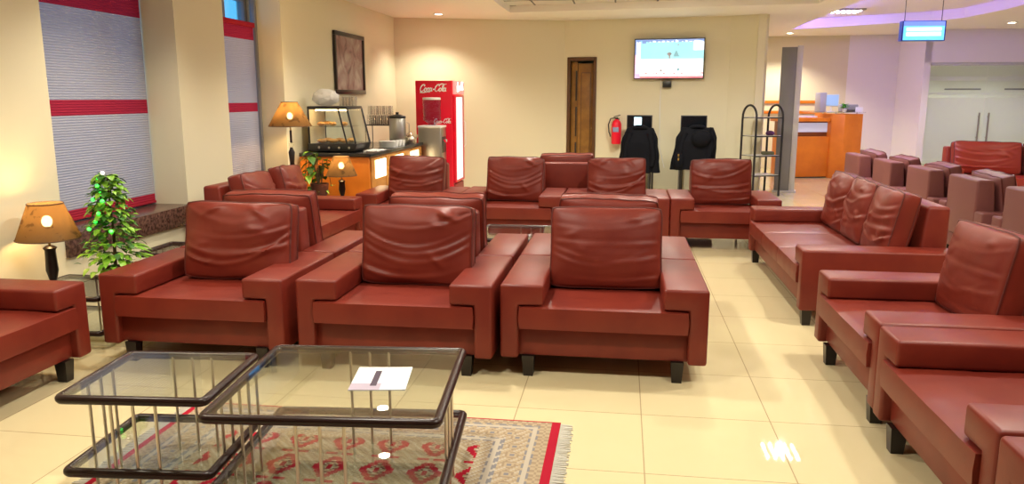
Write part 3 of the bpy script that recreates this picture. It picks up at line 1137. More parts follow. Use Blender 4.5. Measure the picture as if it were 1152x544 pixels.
MB().box(-0.29, 0.16, 0.03, 0.49, 0.29, 0.297).build('glass_shelf', GLASS, r, smooth=False)
MB().box(-0.25, 0.12, 0.10, 0.14, 0.472, 0.486).build('light_bar', WARMLED, r)
for k in range(4):
    MB().lathe([(0.010, 0), (0.014, 0.006), (0.010, 0.012)], 12, M=place(-0.18 + 0.12 * k, -0.004, 0.055, 0, R(90))).build('control_knob', CHROME, r)
rb = random.Random(4)
for k in range(10):
    lv = 0.104 if k < 6 else 0.299
    q = k if k < 6 else k - 6
    o = MB().ball((0, 0, 0.024), 0.045, sub=2, sc=(1.25, 0.9, 0.55)).build('pastry', BREAD)
    o.location = (-3.28 - 0.20 + 0.14 * (q % 3), 8.53 + 0.14 + 0.2 * (q // 3), CZ + lv)
    o.rotation_euler = (0, 0, rb.uniform(0, 3))
    tag(o, 'browned pastry inside the lit glass display case', 'pastry', 'pastries in the display case')

# clear bag of cups and glasses on top of the case
FILM = translmat('clear_plastic_film', (0.80, 0.80, 0.78), (0.85, 0.85, 0.85), 0.5)
b = bmesh.new()
bmesh.ops.create_icosphere(b, subdivisions=4, radius=0.5)
for v in b.verts:
    n_ = noise.noise(v.co * 5.0) * 0.12 + noise.noise(v.co * 14) * 0.05
    v.co *= (1 + n_)
    v.co = Vector((v.co.x * 0.32, v.co.y * 0.22, v.co.z * 0.20 + 0.095))
    if v.co.z < 0.003:
        v.co.z = 0.003
o = MB().bm(b).build('plastic_bag', FILM, angle=20)
tag(o, 'crumpled white plastic bag of cups on top of the food display case', 'bag')
o.location = (-3.44, 8.74, CZ + 0.526)


def tumbler(x, y, z, label, group, h=0.11, rr=0.034, up=True):
    m = MB()
    m.lathe([(rr * 0.8, 0), (rr, h), (rr - .003, h), (rr * 0.8 - .003, .006), (0.001, .006)], 16, cap=False)
    m.lathe([(0.001, 0), (rr * .8, 0)], 16, cap=False)
    o = m.build('drinking_glass', TUMB)
    o.location = (x, y, z if up else z + h)
    if not up:
        o.rotation_euler = (math.pi, 0, 0)
    return tag(o, label, 'glass', group)


TUMB = glassmat('tumbler_glass', (0.93, 0.93, 0.93), 0.05, 1.7)
for k in range(5):
    tumbler(-3.21 + 0.075 * (k % 3), 8.64 + 0.1 * (k // 3), CZ + 0.526, 'clear drinking glass beside the bag on top of the display case', 'glasses on the display case')

# wire rack of upturned glasses
r = thing('glass_rack', 'two level wire rack stacked with clear glasses behind the display case', 'rack', (-3.28, 10.3, CZ))
m = MB()
for sx in (-.17, .17):
    for sy in (-.15, .15):
        m.tube([(sx, sy, 0), (sx, sy, 0.26)], 0.006, 6)
m.build('leg', BLACKMET, r)
MB().box(-.18, .18, -.16, .16, .25, .262, .004).build('shelf', BLACKMET, r)
for k in range(12):
    tumbler(-3.28 - .13 + .087 * (k % 4), 10.3 - .1 + .1 * (k // 4), CZ + .2625, 'clear glass standing upside down on the wire rack', 'glasses on the rack', .13, .038, False)
for k in range(8):
    tumbler(-3.28 - .13 + .087 * (k % 4), 10.3 - .05 + .1 * (k // 4), CZ + .394, 'clear glass stacked in the upper layer on the wire rack', 'upper glasses on the rack', .12, .036, False)

# white plates, cups, folded cloth
o = MB()
for k in range(10):
    o.lathe([(0.06, .008 * k), (0.105, .008 * k + .010), (0.105, .008 * k + .0125), (0.055, .008 * k + .006)], 24)
o = o.build('plate_stack', WHITEPL)
o.location = (-2.94, 9.47, CZ + 0.0005)
tag(o, 'stack of white plates at the front edge of the coffee counter', 'plates')
b = bmesh.new()
bmesh.ops.create_grid(b, x_segments=24, y_segments=16, size=0.5)
for v in b.verts:
    zz = 0.010 + 0.02 * abs(noise.noise(v.co * 6))
    v.co = Vector((v.co.x * 0.17, v.co.y * 0.34, zz))
bmesh.ops.solidify(b, geom=list(b.faces), thickness=0.008)
o = MB().bm(b).build('folded_cloth', WHITEPL)
o.location = (-2.90, 8.85, CZ)
tag(o, 'folded white cloth on the counter in front of the display case', 'cloth')
for k in range(4):
    o = MB().lathe([(0.028, 0), (0.040, 0.075), (0.037, 0.075), (0.026, 0.005)], 16).build('paper_cup', WHITEPL)
    o.location = (-2.93 + 0.015 * k, 9.66 + 0.10 * k, CZ + 0.0005)
    tag(o, 'small white cup standing along the front of the coffee counter', 'cup', 'white cups on the counter')
# coffee urn
r = thing('coffee_urn', 'steel coffee urn with black lid near the far end of the counter', 'urn', (-2.98, 10.08, CZ))
MB().lathe([(0.115, 0), (0.12, 0.03)], 28).build('base', BLACKPL, r)
MB().lathe([(0.105, 0.03), (0.11, 0.06), (0.11, 0.34), (0.10, 0.36)], 28).build('body', STEEL, r)
MB().lathe([(0.112, 0.352), (0.112, 0.38), (0.05, 0.40), (0.02, 0.405), (0.022, 0.43), (0.0, 0.435)], 28).build('lid', BLACKPL, r)
MB().tube([(0.105, -0.02, 0.10), (0.16, -0.03, 0.10), (0.165, -0.03, 0.07)], 0.011, 8).build('tap', CHROME, r)
MB().tube([(0.11, 0.03, 0.14), (0.15, 0.03, 0.16), (0.15, 0.03, 0.28), (0.11, 0.03, 0.31)], 0.008, 8).build('handle', CHROME, r)
r = thing('kettle', 'small shiny metal kettle beside the coffee urn', 'kettle', (-2.90, 10.42, CZ))
MB().lathe([(0.055, 0), (0.065, 0.03), (0.06, 0.09), (0.035, 0.12), (0.012, 0.13), (0.012, 0.145), (0.0, 0.15)], 20).build('body', CHROME, r)
MB().tube([(0.05, 0, 0.05), (0.09, 0, 0.09), (0.10, 0, 0.12)], [0.014, 0.010, 0.008], 8).build('spout', CHROME, r)
MB().tube([(-0.055, 0, 0.04), (-0.10, 0, 0.06), (-0.10, 0, 0.10), (-0.05, 0, 0.11)], 0.007, 8).build('handle', BLACKPL, r)

# ------------------------------------------------------------------ water cooler
r = thing('water_cooler', 'steel water cooler with clear upturned bottle in front of the red fridge', 'water cooler', (-2.73, 10.98, 0))
MB().box(-0.17, 0.17, -0.17, 0.17, 0.02, 1.08, 0.02, 3).build('body', STEEL, r)
MB().box(-0.175, 0.175, -0.175, 0.175, 1.075, 1.11, 0.015, 3).build('top_cover', WHITEPL, r)
MB().box(0.165, 0.176, -0.11, 0.11, 0.72, 0.95, 0.006).build('tap_recess', BLACKPL, r)
for s in (-1, 1):
    MB().tube([(0.17, s * .05, .90), (0.20, s * .05, .90), (0.20, s * .05, .87)], 0.010, 8).build('tap', REDPAINT if s < 0 else WHITEPL, r)
MB().lathe([(0.05, 1.10), (0.06, 1.14), (0.125, 1.18), (0.13, 1.22), (0.122, 1.25), (0.13, 1.28), (0.13, 1.33), (0.122, 1.36), (0.13, 1.39), (0.13, 1.46), (0.12, 1.475)], 28).build('water_bottle', glassmat('water_bottle_plastic', (0.72, 0.80, 0.95), 0.05, 1.45), r)
MB().lathe([(0.128, 1.472), (0.132, 1.485), (0.125, 1.505), (0.0, 1.508)], 28).build('bottle_bottom', WHITEPL, r)

# ------------------------------------------------------------------ drinks fridge with its lettering
FX0, FX1, FY0, FY1, FH = -3.06, -2.50, 11.32, 11.96, 1.75
r = thing('drinks_fridge', 'tall red drinks fridge with white script lettering and a lit glass door', 'fridge', (FX0, FY0, 0))
fw, fd = FX1 - FX0, FY1 - FY0
MB().box(0, fw, 0, fd, 0.03, FH, 0.012, 3).build('cabinet', REDPAINT, r)
MB().box(fw, fw + 0.05, 0.01, fd - 0.01, FH - 0.20, FH - 0.01, 0.012, 3).build('header_sign', emat('lit_red_header', (0.9, 0.05, 0.06), 1.2), r)
MB().box(fw, fw + 0.045, 0.015, fd - 0.015, 0.24, FH - 0.21, 0.012, 3).build('door_frame', REDPAINT, r)
MB().box(fw + 0.035, fw + 0.05, 0.05, fd - 0.16, 0.28, FH - 0.24, 0.004).build('glass_door', COOLDOOR, r)
MB().tube([(fw + 0.05, fd - 0.06, 0.75), (fw + 0.075, fd - 0.06, 0.78), (fw + 0.075, fd - 0.06, 1.12), (fw + 0.05, fd - 0.06, 1.15)], 0.008, 8).build('handle', WHITEPL, r)
MB().box(fw - 0.01, fw + 0.03, 0.02, fd - 0.02, 0.05, 0.22, 0.008).build('kick_panel', nmat('dark_red_panel', (0.30, 0.03, 0.03), 0.5), r)
MB().box(0.03, fw - 0.03, 0.03, fd - 0.03, 0.0, 0.035).build('plinth', BLACKPL, r)


def arc(cx, cy, rx, ry, a0, a1, n=14):
    return [(cx + rx * math.cos(R(a0 + (a1 - a0) * k / n)), cy + ry * math.sin(R(a0 + (a1 - a0) * k / n))) for k in range(n + 1)]


def script_word():
    """the soft-drink script on the side panel: strokes of a slanted hand, unit = lower-case height"""
    S = []

    def C(x):
        return [(x + 1.25, 1.55), (x + 1.35, 1.9), (x + 1.05, 2.15), (x + .6, 2.0), (x + .2, 1.4), (x + .05, .7), (x + .25, .15), (x + .65, -.02), (x + 1.1, .2), (x + 1.4, .55)]

    def o_(x):
        return arc(x + .38, .5, .36, .5, 60, 420, 16)

    def c_(x):
        return arc(x + .40, .5, .36, .5, 45, 320, 14)

    def a_(x):
        return arc(x + .36, .5, .34, .5, 50, 400, 16) + [(x + .84, 1.08), (x + .80, .3), (x + .88, .0), (x + 1.1, .22)]

    def l_(x):
        return [(x, .3), (x + .35, 1.1), (x + .50, 1.8), (x + .36, 2.1), (x + .2, 1.7), (x + .14, .6), (x + .24, .05), (x + .5, .2)]
    S += [C(0), o_(1.45), c_(2.3), a_(3.05)]
    S += [[(4.3, .58), (4.8, .64)]]
    S += [C(4.85), o_(6.3), l_(7.1), a_(7.65)]
    S += [[(0.6, -.02), (0.2, -.35), (1.2, -.42), (2.6, -.2), (3.4, -.28)], [(6.05, 2.0), (6.9, 2.35), (7.9, 2.15), (8.4, 2.3)]]
    return S


def write_script(width, parent, M, mat, name='lettering', thick=0.14):
    sc = width / 8.7
    m = MB()
    for st in script_word():
        pts = []
        for i in range(len(st) - 1):
            for q in range(3):
                t_ = q / 3
                pts.append((st[i][0] + (st[i + 1][0] - st[i][0]) * t_, st[i][1] + (st[i + 1][1] - st[i][1]) * t_))
        pts.append(st[-1])
        P3 = [((x + 0.22 * y) * sc, 0, y * sc) for x, y in pts]
        rr = [thick * sc * (0.75 + 0.7 * abs(math.sin(1.3 + 2.4 * k / len(P3)))) for k in range(len(P3))]
        m.tube(P3, rr, 8, M=M @ Matrix.Diagonal((1, 0.35, 1, 1)))
    o = m.build(name, mat, parent)
    return o


WHT = nmat('white_lettering', (0.9, 0.9, 0.9), 0.5)
write_script(0.40, r, Matrix.Translation((0.065, -0.001, FH - 0.155)), WHT)
write_script(0.44, r, Matrix.Translation((fw + 0.051, 0.09, FH - 0.135)) @ Rz(R(90)), emat('lit_lettering', (1, .95, .85), 2.0), 'header_lettering')
m = MB()
write_script(0.26, r, Matrix.Translation((0.27, -0.001, 1.13)), WHT, 'small_lettering', 0.12)

# framed picture on the left wall
pm = bpy.data.materials.new('mauve_landscape_print')
pm.use_nodes = True
n_t = pm.node_tree
tcn = n_t.nodes.new('ShaderNodeTexCoord')
nz = n_t.nodes.new('ShaderNodeTexNoise')
nz.inputs['Scale'].default_value = 4.5
nz.inputs['Detail'].default_value = 7
nz.inputs['Distortion'].default_value = 0.8
n_t.links.new(tcn.outputs['Object'], nz.inputs['Vector'])
cr = n_t.nodes.new('ShaderNodeValToRGB')
cr.color_ramp.elements[0].position = 0.33
cr.color_ramp.elements[0].color = (0.09, 0.045, 0.045, 1)
cr.color_ramp.elements[1].position = 0.66
cr.color_ramp.elements[1].color = (0.42, 0.34, 0.34, 1)
e = cr.color_ramp.elements.new(0.45)
e.color = (0.26, 0.13, 0.15, 1)
e = cr.color_ramp.elements.new(0.53)
e.color = (0.30, 0.22, 0.21, 1)
n_t.links.new(nz.outputs['Fac'], cr.inputs['Fac'])
n_t.links.new(cr.outputs['Color'], n_t.nodes['Principled BSDF'].inputs['Base Color'])
n_t.nodes['Principled BSDF'].inputs['Roughness'].default_value = 0.4
r = thing('framed_picture', 'dark framed mauve landscape picture on the wall above the coffee counter', 'picture', (XW + 0.005, 10.28, 1.55))
m = MB()
hw, hh, fwid = 0.575, 0.80, 0.055
m.box(0, 0.035, -hw, hw, 0, fwid, 0.006)
m.box(0, 0.035, -hw, hw, hh - fwid, hh, 0.006)
m.box(0, 0.035, -hw, -hw + fwid, fwid, hh - fwid, 0.006)
m.box(0, 0.035, hw - fwid, hw, fwid, hh - fwid, 0.006)
m.build('frame', DARKWOOD, r)
MB().box(0.003, 0.016, -hw + fwid - .005, hw - fwid + .005, fwid - .005, hh - fwid + .005).build('print', pm, r, smooth=False)

# ------------------------------------------------------------------ television wall
WA = math.atan2(P3[1] - P2[1], P3[0] - P2[0])          # direction of that wall
DN = Vector((math.sin(WA), -math.cos(WA)))              # into the room


def onwall(s, off=0.0):
    p = along(P2, P3, s) + DN * off
    return p


# doorway: frame, louvred narrow leaf, panelled leaf
r = bpy.data.objects.new('door_1', None)
COL.objects.link(r)
r.location = (*onwall(0.05), 0)
r.rotation_euler = (0, 0, WA)
r['kind'] = 'structure'
m = MB()
m.box(0, 0.055, -0.02, 0.12, 0, 2.17, 0.006)
m.box(DW - 0.055, DW, -0.02, 0.12, 0, 2.17, 0.006)
m.box(0.055, DW - 0.055, -0.02, 0.12, 2.11, 2.17, 0.006)
m.build('door_frame', OAKDARK, r)
m = MB()
m.box(0.06, 0.17, 0.05, 0.09, 0.01, 2.10, 0.004)
m.build('side_leaf', OAK, r)
m = MB()
for z0 in (0.25, 0.85, 1.45):
    m.box(0.135, 0.162, 0.044, 0.052, z0, z0 + 0.5, 0.003)
m.build('louvre', DARKWOOD, r)
T = Matrix.Translation((0.175, 0.055, 0)) @ Rz(R(6))
MB().box(0, 0.265, 0, 0.04, 0.01, 2.07, 0.004, M=T).build('door_leaf', OAK, r)
m = MB()
for z0, z1 in ((0.15, 1.92),):
    m.box(0.05, 0.06, -0.008, 0.002, z0, z1, 0.002, M=T)
    m.box(0.205, 0.215, -0.008, 0.002, z0, z1, 0.002, M=T)
    m.box(0.06, 0.205, -0.008, 0.002, z1 - .01, z1, 0.002, M=T)
    m.box(0.06, 0.205, -0.008, 0.002, z0, z0 + .01, 0.002, M=T)
m.build('panel_moulding', OAKDARK, r)
MB().box(0.235, 0.248, -0.045, 0.0, 0.98, 1.0, 0.004, M=T).build('door_handle', BRASS, r)

# television
s0 = 1.74
TVW, TVH, TVZ = 1.12, 0.64, 1.80
r = thing('television', 'wall mounted flat television showing a bright news picture above the jackets', 'television', (*onwall(s0, 0.10), TVZ), WA)
MB().box(-TVW / 2, TVW / 2, 0.0, 0.05, 0, TVH, 0.008).build('bezel', BLACKPL, r)
MB().box(-0.2, 0.2, 0.04, 0.105, 0.15, 0.5, 0.004).build('wall_bracket', BLACKMET, r)
TVC = [('white', (0.95, 1, 1), 0.9), ('cyan', (0.20, 0.85, 0.92), 0.62), ('blue', (0.02, 0.22, 0.70), 0.55), ('red', (0.85, 0.06, 0.16), 0.6),
       ('pink', (0.95, 0.40, 0.70), 0.6), ('teal', (0.0, 0.40, 0.50), 0.5), ('dark', (0.18, 0.12, 0.22), 0.35), ('pale', (0.62, 0.97, 1.0), 0.75)]


def tv_col(u, v):
    if v > 0.955 - 0.03 * math.sin(u * 40) * (0.5 + .5 * math.sin(u * 13)) or (v > 0.90 and 0.10 < u < 0.16):
        return 2
    if v > 0.93 and 0.2 < u < 0.85:
        return 0 if math.sin(u * 95) > -.2 else 2
    if u < 0.022:
        return 4 if v < .6 else 2
    if u < 0.085:
        return 4 if (0.045 < u < 0.06 and v > .8) or v < 0.12 else 0
    if v < 0.06:
        return 3
    if v < 0.10:
        return 0 if u < .83 else 0
    if v < 0.145:
        if u > 0.83:
            return 0 if u < .96 else 3
        return 3 if math.sin(u * 120) + math.sin(u * 47) > .3 else 0
    if 0.565 < u < 0.65 and 0.56 < v < 0.72 and abs(u - 0.605) < (0.73 - v) * 0.30:
        return 5
    if math.hypot((u - 0.505) * 1.6, v - 0.62) < 0.05 or (0.50 < u < 0.52 and 0.50 < v < 0.62):
        return 6
    if math.hypot((u - 0.39) * 1.77, v - 0.20) < 0.03 or math.hypot((u - 0.63) * 1.77, v - 0.86) < 0.025:
        return 6
    if math.hypot((u - 0.64) * 1.77, v - 0.22) < 0.04:
        return 5
    if v > 0.50:
        return 1 if not (u > 0.85 and v > 0.72) else 0
    if v > 0.42:
        return 7
    return 0


m = MB()
NU, NV = 100, 56
sw_, sh_ = TVW - 0.03, TVH - 0.03
for i in range(NU):
    for j in range(NV):
        x0, x1 = -sw_ / 2 + sw_ * i / NU, -sw_ / 2 + sw_ * (i + 1) / NU
        z0, z1 = 0.015 + sh_ * j / NV, 0.015 + sh_ * (j + 1) / NV
        m.quad((x0, -0.001, z0), (x1, -0.001, z0), (x1, -0.001, z1), (x0, -0.001, z1), mi=tv_col((i + .5) / NU, (j + .5) / NV))
m.build('screen', [emat('tv_' + n_, c, s_) for n_, c, s_ in TVC], r, smooth=False, fix=False)
r2 = thing('set_top_box', 'small black box on the wall below the television', 'set-top box', (*onwall(s0 - 0.02, 0.05), 1.665), WA)
MB().box(-0.07, 0.07, -0.03, 0.048, 0, 0.10, 0.008).build('case', BLACKPL, r2)
m = MB()
m.tube([(*onwall(s0 - 0.12, 0.008), 1.79), (*onwall(s0 - 0.125, 0.008), 1.3), (*onwall(s0 - 0.11, 0.008), 0.7), (*onwall(s0 - 0.02, 0.01), 0.35)], 0.006, 6)
tag(m.build('power_cable', WHITEPL), 'thin white cable running down the wall from the television', 'cable')

# fire extinguisher
r = thing('fire_extinguisher', 'red fire extinguisher hanging on the wall between door and jackets', 'fire extinguisher', (*onwall(0.92, 0.10), 0.74), WA)
MB().lathe([(0.075, 0), (0.082, 0.015), (0.082, 0.33), (0.06, 0.38), (0.03, 0.40), (0.03, 0.41)], 24).build('cylinder', REDPAINT, r)
MB().box(-0.05, 0.05, -0.083, -0.079, 0.20, 0.28, 0.002).build('instruction_label', nmat('blue_label', (0.25, 0.3, 0.5), 0.5), r)
MB().lathe([(0.022, 0.41), (0.022, 0.44)], 12).build('valve', BLACKMET, r)
MB().prism([(-0.05, 0.44), (0.06, 0.47), (0.06, 0.485), (-0.05, 0.455)], -0.012, 0.012, 'y').build('lever', BLACKMET, r)
MB().tube([(-0.02, 0, 0.43), (-0.10, -0.01, 0.42), (-0.135, -0.01, 0.32), (-0.125, -0.01, 0.20), (-0.095, -0.01, 0.12)], 0.010, 8).build('hose', BLACKPL, r)
MB().box(-0.03, 0.03, 0.07, 0.099, 0.20, 0.42, 0.004).build('wall_hook', BLACKMET, r)


# computers on narrow desks behind the jacket chairs
def computer(s, label_d, label_m, lit):
    r = thing('computer_desk', label_d, 'desk', (*onwall(s, 0.32), 0), WA, 'narrow computer desks')
    MB().box(-0.21, 0.21, -0.22, 0.22, 0.85, 0.875, 0.004).build('desk_top', GREYP, r)
    for sx in (-1, 1):
        MB().box(sx * 0.19 - 0.015, sx * 0.19 + 0.015, -0.20, 0.20, 0, 0.85, 0.003).build('side_panel', GREYP, r)
    q = thing('computer_monitor', label_m, 'monitor', (*onwall(s, 0.34), 0.8755), WA, 'computer monitors')
    MB().lathe([(0.10, 0), (0.10, 0.01), (0.02, 0.015), (0.02, 0.18)], 20).build('stand', BLACKPL, q)
    MB().box(-0.205, 0.205, -0.03, 0.0, 0.09, 0.35, 0.006).build('bezel', BLACKPL, q)
    m = MB()
    m.box(-0.19, 0.19, -0.0315, -0.0305, 0.105, 0.335, mi=0)
    if lit:
        m.box(-0.085, 0.035, -0.0325, -0.0318, 0.185, 0.315, mi=1)
    m.build('screen', [nmat('dark_screen', (0.006, 0.008, 0.012), 0.15), emat('lit_window', (0.45, 0.85, 1.0), 1.6)], q, smooth=False)


computer(1.33, 'narrow grey desk behind the left jacket chair', 'black computer monitor with a small lit window above the left jacket', True)
computer(2.19, 'narrow grey desk behind the right jacket chair', 'black computer monitor with a blank screen above the right jacket', False)


def office_chair(x, y, rz, label):
    r = thing('visitor_chair', label, 'chair', (x, y, 0), rz, 'black chairs at the computers')
    MB().box(-0.22, 0.22, -0.20, 0.22, 0.43, 0.48, 0.02, 3).build('seat', BLACKPL, r)
    MB().box(-0.21, 0.21, -0.24, -0.20, 0.58, 0.98, 0.015, 3).build('backrest', BLACKPL, r)
    for sx in (-1, 1):
        MB().tube([(sx * 0.20, -0.22, 0.0), (sx * 0.20, -0.21, 0.45), (sx * 0.20, -0.22, 0.75)], 0.012, 8).build('leg', BLACKMET, r)
        MB().tube([(sx * 0.20, 0.20, 0.0), (sx * 0.20, 0.20, 0.44)], 0.012, 8).build('leg', BLACKMET, r)
    return r


def jacket(x, y, rz, seed, wtop, wbot, ztop, zbot, depth, label, lean=0.0, hood=False):
    """a jacket hung over a chair back: a folded shell around the back, sleeves and collar"""
    rj = random.Random(seed)
    t = thing('hanging_jacket', label, 'jacket', (x, y, 0), rz, 'black jackets on chair backs')
    m = MB()
    NA, NZ = 56, 26
    V, F = [], []
    for j in range(NZ + 1):
        s = j / NZ
        z = ztop + (zbot - ztop) * s
        sh = min(1, 0.80 + 0.9 * s) if s < 0.24 else 1.0
        hwid = (wtop + (wbot - wtop) * s) / 2 * sh
        dep = depth * (0.45 + 0.75 * min(1, s * 3))
        for k in range(NA):
            a = 2 * math.pi * k / NA
            ca, sa = math.cos(a), math.sin(a)
            ex = math.copysign(abs(ca) ** 0.7, ca)
            ey = math.copysign(abs(sa) ** 0.8, sa)
            fold = 1 + (0.04 + 0.10 * s) * math.sin(a * 7 + seed + 1.5 * s) + 0.06 * noise.noise(Vector((ca * 2 + seed, sa * 2, s * 4)))
            V.append((hwid * ex * fold + lean * s, dep * ey * fold, z + 0.02 * noise.noise(Vector((ca * 3, sa * 3, seed))) * (1 if j == NZ else 0.3)))
    for j in range(NZ):
        for k in range(NA):
            l = (k + 1) % NA
            F.append([j * NA + k, j * NA + l, (j + 1) * NA + l, (j + 1) * NA + k])
    F.append(list(range(NA)))
    m.add(V, F)
    m.build('jacket_body', JACKET, t, angle=70)
    for sx in (-1, 1):
        top = (sx * wtop * 0.30, -depth * 0.5, ztop - 0.08)
        pts = [top, (sx * wtop * 0.38, -depth * 0.75, ztop - 0.25), (sx * wbot * 0.36 + lean * .6, -depth * 0.9, ztop - 0.45), (sx * wbot * 0.33 + lean, -depth * 0.95, zbot + 0.10)]
        MB().tube(pts, [0.05, 0.054, 0.048, 0.04], 12).build('sleeve', JACKET, t, angle=70)
    m = MB()
    m.tube([(-0.11, -0.02, ztop - 0.01), (-0.05, -0.05, ztop + 0.015), (0.05, -0.05, ztop + 0.015), (0.11, -0.02, ztop - 0.01)], [0.025, 0.032, 0.032, 0.025], 10)
    m.build('collar', JACKET, t)
    if hood:
        m = MB()
        m.ball((0.07, -depth - 0.02, ztop - 0.16), 0.13, sub=3, sc=(1.15, 0.55, 1.0))
        m.ball((-wbot * 0.42, -depth - 0.02, zbot + 0.14), 0.11, sub=3, sc=(0.75, 0.5, 1.25))
        m.build('hood', JACKET, t)
        m = MB()
        for z in (zbot + .15, zbot + .21):
            m.box(-wbot * 0.42 - .01, -wbot * 0.42 + .012, -depth - 0.085, -depth - 0.068, z, z + .035, .003)
        m.build('buckle', BRASS, t)
    return t


office_chair(0.27, 12.40, WA, 'black chair at the computers with the smooth jacket on its back, left one')
office_chair(1.12, 12.28, WA, 'black chair at the computers with the bulky jacket on its back, right one')
jacket(0.27, 12.17, WA, 3, 0.50, 0.60, 1.045, 0.36, 0.085, 'smooth black jacket hanging over the left chair back below the television')
jacket(1.12, 12.05, WA, 8, 0.56, 0.60, 1.06, 0.42, 0.10, 'bulky black hooded jacket hanging over the right chair back', -0.05, True)

# black metal rack with arched ends
r = thing('metal_rack', 'black metal rack with arched ends and four wire shelves beside the grey post', 'rack', (2.13, 12.42, 0), R(24))
RL, RDp = 0.46, 0.38
for sx in (-1, 1):
    xx = sx * RL / 2
    pts = [(xx, -RDp / 2, 0)] + [(xx, -RDp / 2, 1.16)]
    pts += [(xx, -RDp / 2 * math.cos(R(180 * k / 12)), 1.20 + RDp / 2 * math.sin(R(180 * k / 12))) for k in range(1, 12)]
    pts += [(xx, RDp / 2, 1.16), (xx, RDp / 2, 0)]
    MB().tube(pts, 0.017, 8).build('end_frame', BLACKMET, r)
for z in (0.32, 0.62, 0.92, 1.20):
    m = MB()
    m.tube([(-RL / 2, -RDp / 2, z), (RL / 2, -RDp / 2, z)], 0.009, 6)
    m.tube([(-RL / 2, RDp / 2, z), (RL / 2, RDp / 2, z)], 0.009, 6)
    for k in range(9):
        yy = -RDp / 2 + RDp * (k + .5) / 9
        m.tube([(-RL / 2, yy, z), (RL / 2, yy, z)], 0.004, 5)
    m.box(-RL / 2 + .01, RL / 2 - .01, -RDp / 2 + .012, RDp / 2 - .012, z + .003, z + .010, mi=1)
    m.build('wire_shelf', [BLACKMET, GREYL], r)
o = MB().lathe([(0.05, 0), (0.07, 0.03), (0.05, 0.06), (0.02, 0.07)], 18).build('knitted_hat', nmat('plum_wool', (0.10, 0.03, 0.10), 0.9))
tag(o, 'small plum coloured hat on the third shelf of the black rack', 'hat')
o.location = (2.26, 12.46, 0.9315)
o = MB().box(-.09, .09, -.06, .06, 0, .05, .012).build('folded_scarf', nmat('olive_wool', (0.10, 0.10, 0.05), 0.9))
tag(o, 'folded olive cloth on the second shelf of the black rack', 'cloth')
o.location = (2.24, 12.45, 0.6315)

# grey post at the end of the television wall
r = thing('grey_post', 'tall grey metal post standing between black rack and reception desk', 'post', (2.63, 12.95, 0), R(-12))
MB().box(-0.17, 0.06, -0.10, 0.10, 0.03, 2.28, 0.008).build('panel', GREYP, r)
MB().box(0.06, 0.145, -0.11, 0.09, 0.03, 2.30, 0.006).build('edge_strip', GREYL, r)
MB().box(-0.19, 0.17, -0.12, 0.12, 0.0, 0.03, 0.004).build('base_plate', GREYL, r)

# ------------------------------------------------------------------ reception
DA = R(14)
r = thing('reception_desk', 'orange reception desk with raised ledge and tall end block', 'desk', (3.06, 15.2, 0), DA)
MB().box(0, 0.98, 0.0, 0.60, 0.02, 0.78, 0.006).build('front_panel', ORANGE, r)
MB().box(0.0, 0.98, 0.10, 0.55, 0.78, 1.06, 0.004).build('recessed_front', nmat('brown_recess', (0.22, 0.07, 0.02), 0.5), r)
MB().box(0.04, 0.84, 0.085, 0.10, 0.86, 1.035, 0.004).build('display_panel', emat('pale_blue_panel', (0.45, 0.50, 0.70), 0.32), r)
MB().box(-0.12, 1.0, -0.02, 0.50, 1.06, 1.13, 0.006).build('ledge', ORANGE, r)
MB().box(0.0, 0.98, 0.01, 0.59, 0.0, 0.03).build('plinth', BLACKPL, r)
MB().prism([(0.84, -0.06), (1.02, -0.20), (1.42, -0.12), (1.42, 0.62), (0.84, 0.62)], 0.0, 1.20, 'z', 0.006).build('end_block', ORANGE, r)
MB().prism([(0.55, 0.05), (0.86, -0.10), (1.02, -0.23), (1.46, -0.14), (1.46, 0.62), (0.55, 0.62)], 1.225, 1.237, 'z').build('glass_shelf', TABLEGLASS, r, smooth=False)
for (xx, yy) in ((0.95, 0.02), (1.36, 0.0), (1.36, 0.5), (0.95, 0.5)):
    MB().lathe([(0.015, 1.199), (0.015, 1.226)], 10, cx=xx, cy=yy).build('shelf_peg', CHROME, r)
DM = Matrix.Translation((3.06, 15.2, 0)) @ Rz(DA)


def ondesk(x, y, z):
    return DM @ Vector((x, y, z))


q = thing('desk_computer', 'pale computer with a bright blue screen on the reception desk', 'computer', ondesk(0.86, 0.15, 1.2375), DA)
MB().box(-0.17, -0.04, 0, 0.2, 0, 0.36, 0.008).build('tower', nmat('pale_grey_case', (0.45, 0.45, 0.48), 0.5), q)
MB().box(-0.03, 0.24, 0.06, 0.09, 0.10, 0.33, 0.006).build('bezel', WHITEPL, q)
MB().box(-0.015, 0.225, 0.055, 0.060, 0.115, 0.315).build('screen', emat('blue_screen', (0.03, 0.30, 0.70), 0.5), q, smooth=False)
MB().lathe([(0.07, 0), (0.07, 0.01), (0.015, 0.015), (0.015, 0.12)], 14, cx=0.1, cy=0.08).build('stand', WHITEPL, q)
q = thing('desk_plant', 'small bright green plant in front of the computer on the reception desk', 'plant', ondesk(1.06, -0.08, 1.2375), DA)
MB().lathe([(0.035, 0), (0.045, 0.06), (0.04, 0.06)], 14).build('pot', WHITEPL, q)
m = MB()
for k in range(40):
    a = rt.uniform(0, 6.28)
    leaf(m, (0.02 * math.cos(a), .02 * math.sin(a), .06 + rt.uniform(0, .08)), (math.cos(a), math.sin(a), rt.uniform(.1, 1)), .09, .035, .3)
m.build('leaves', [nmat('bright_leaf', (0.10, 0.45, 0.03), 0.5)], q, fix=False)
q = thing('desk_printer', 'grey printer on the glass shelf at the end of the reception desk', 'printer', ondesk(1.27, 0.15, 1.2375), DA)
MB().box(-0.14, 0.14, -0.10, 0.14, 0, 0.14, 0.015, 3).build('body', nmat('mid_grey_case', (0.34, 0.34, 0.37), 0.5), q)
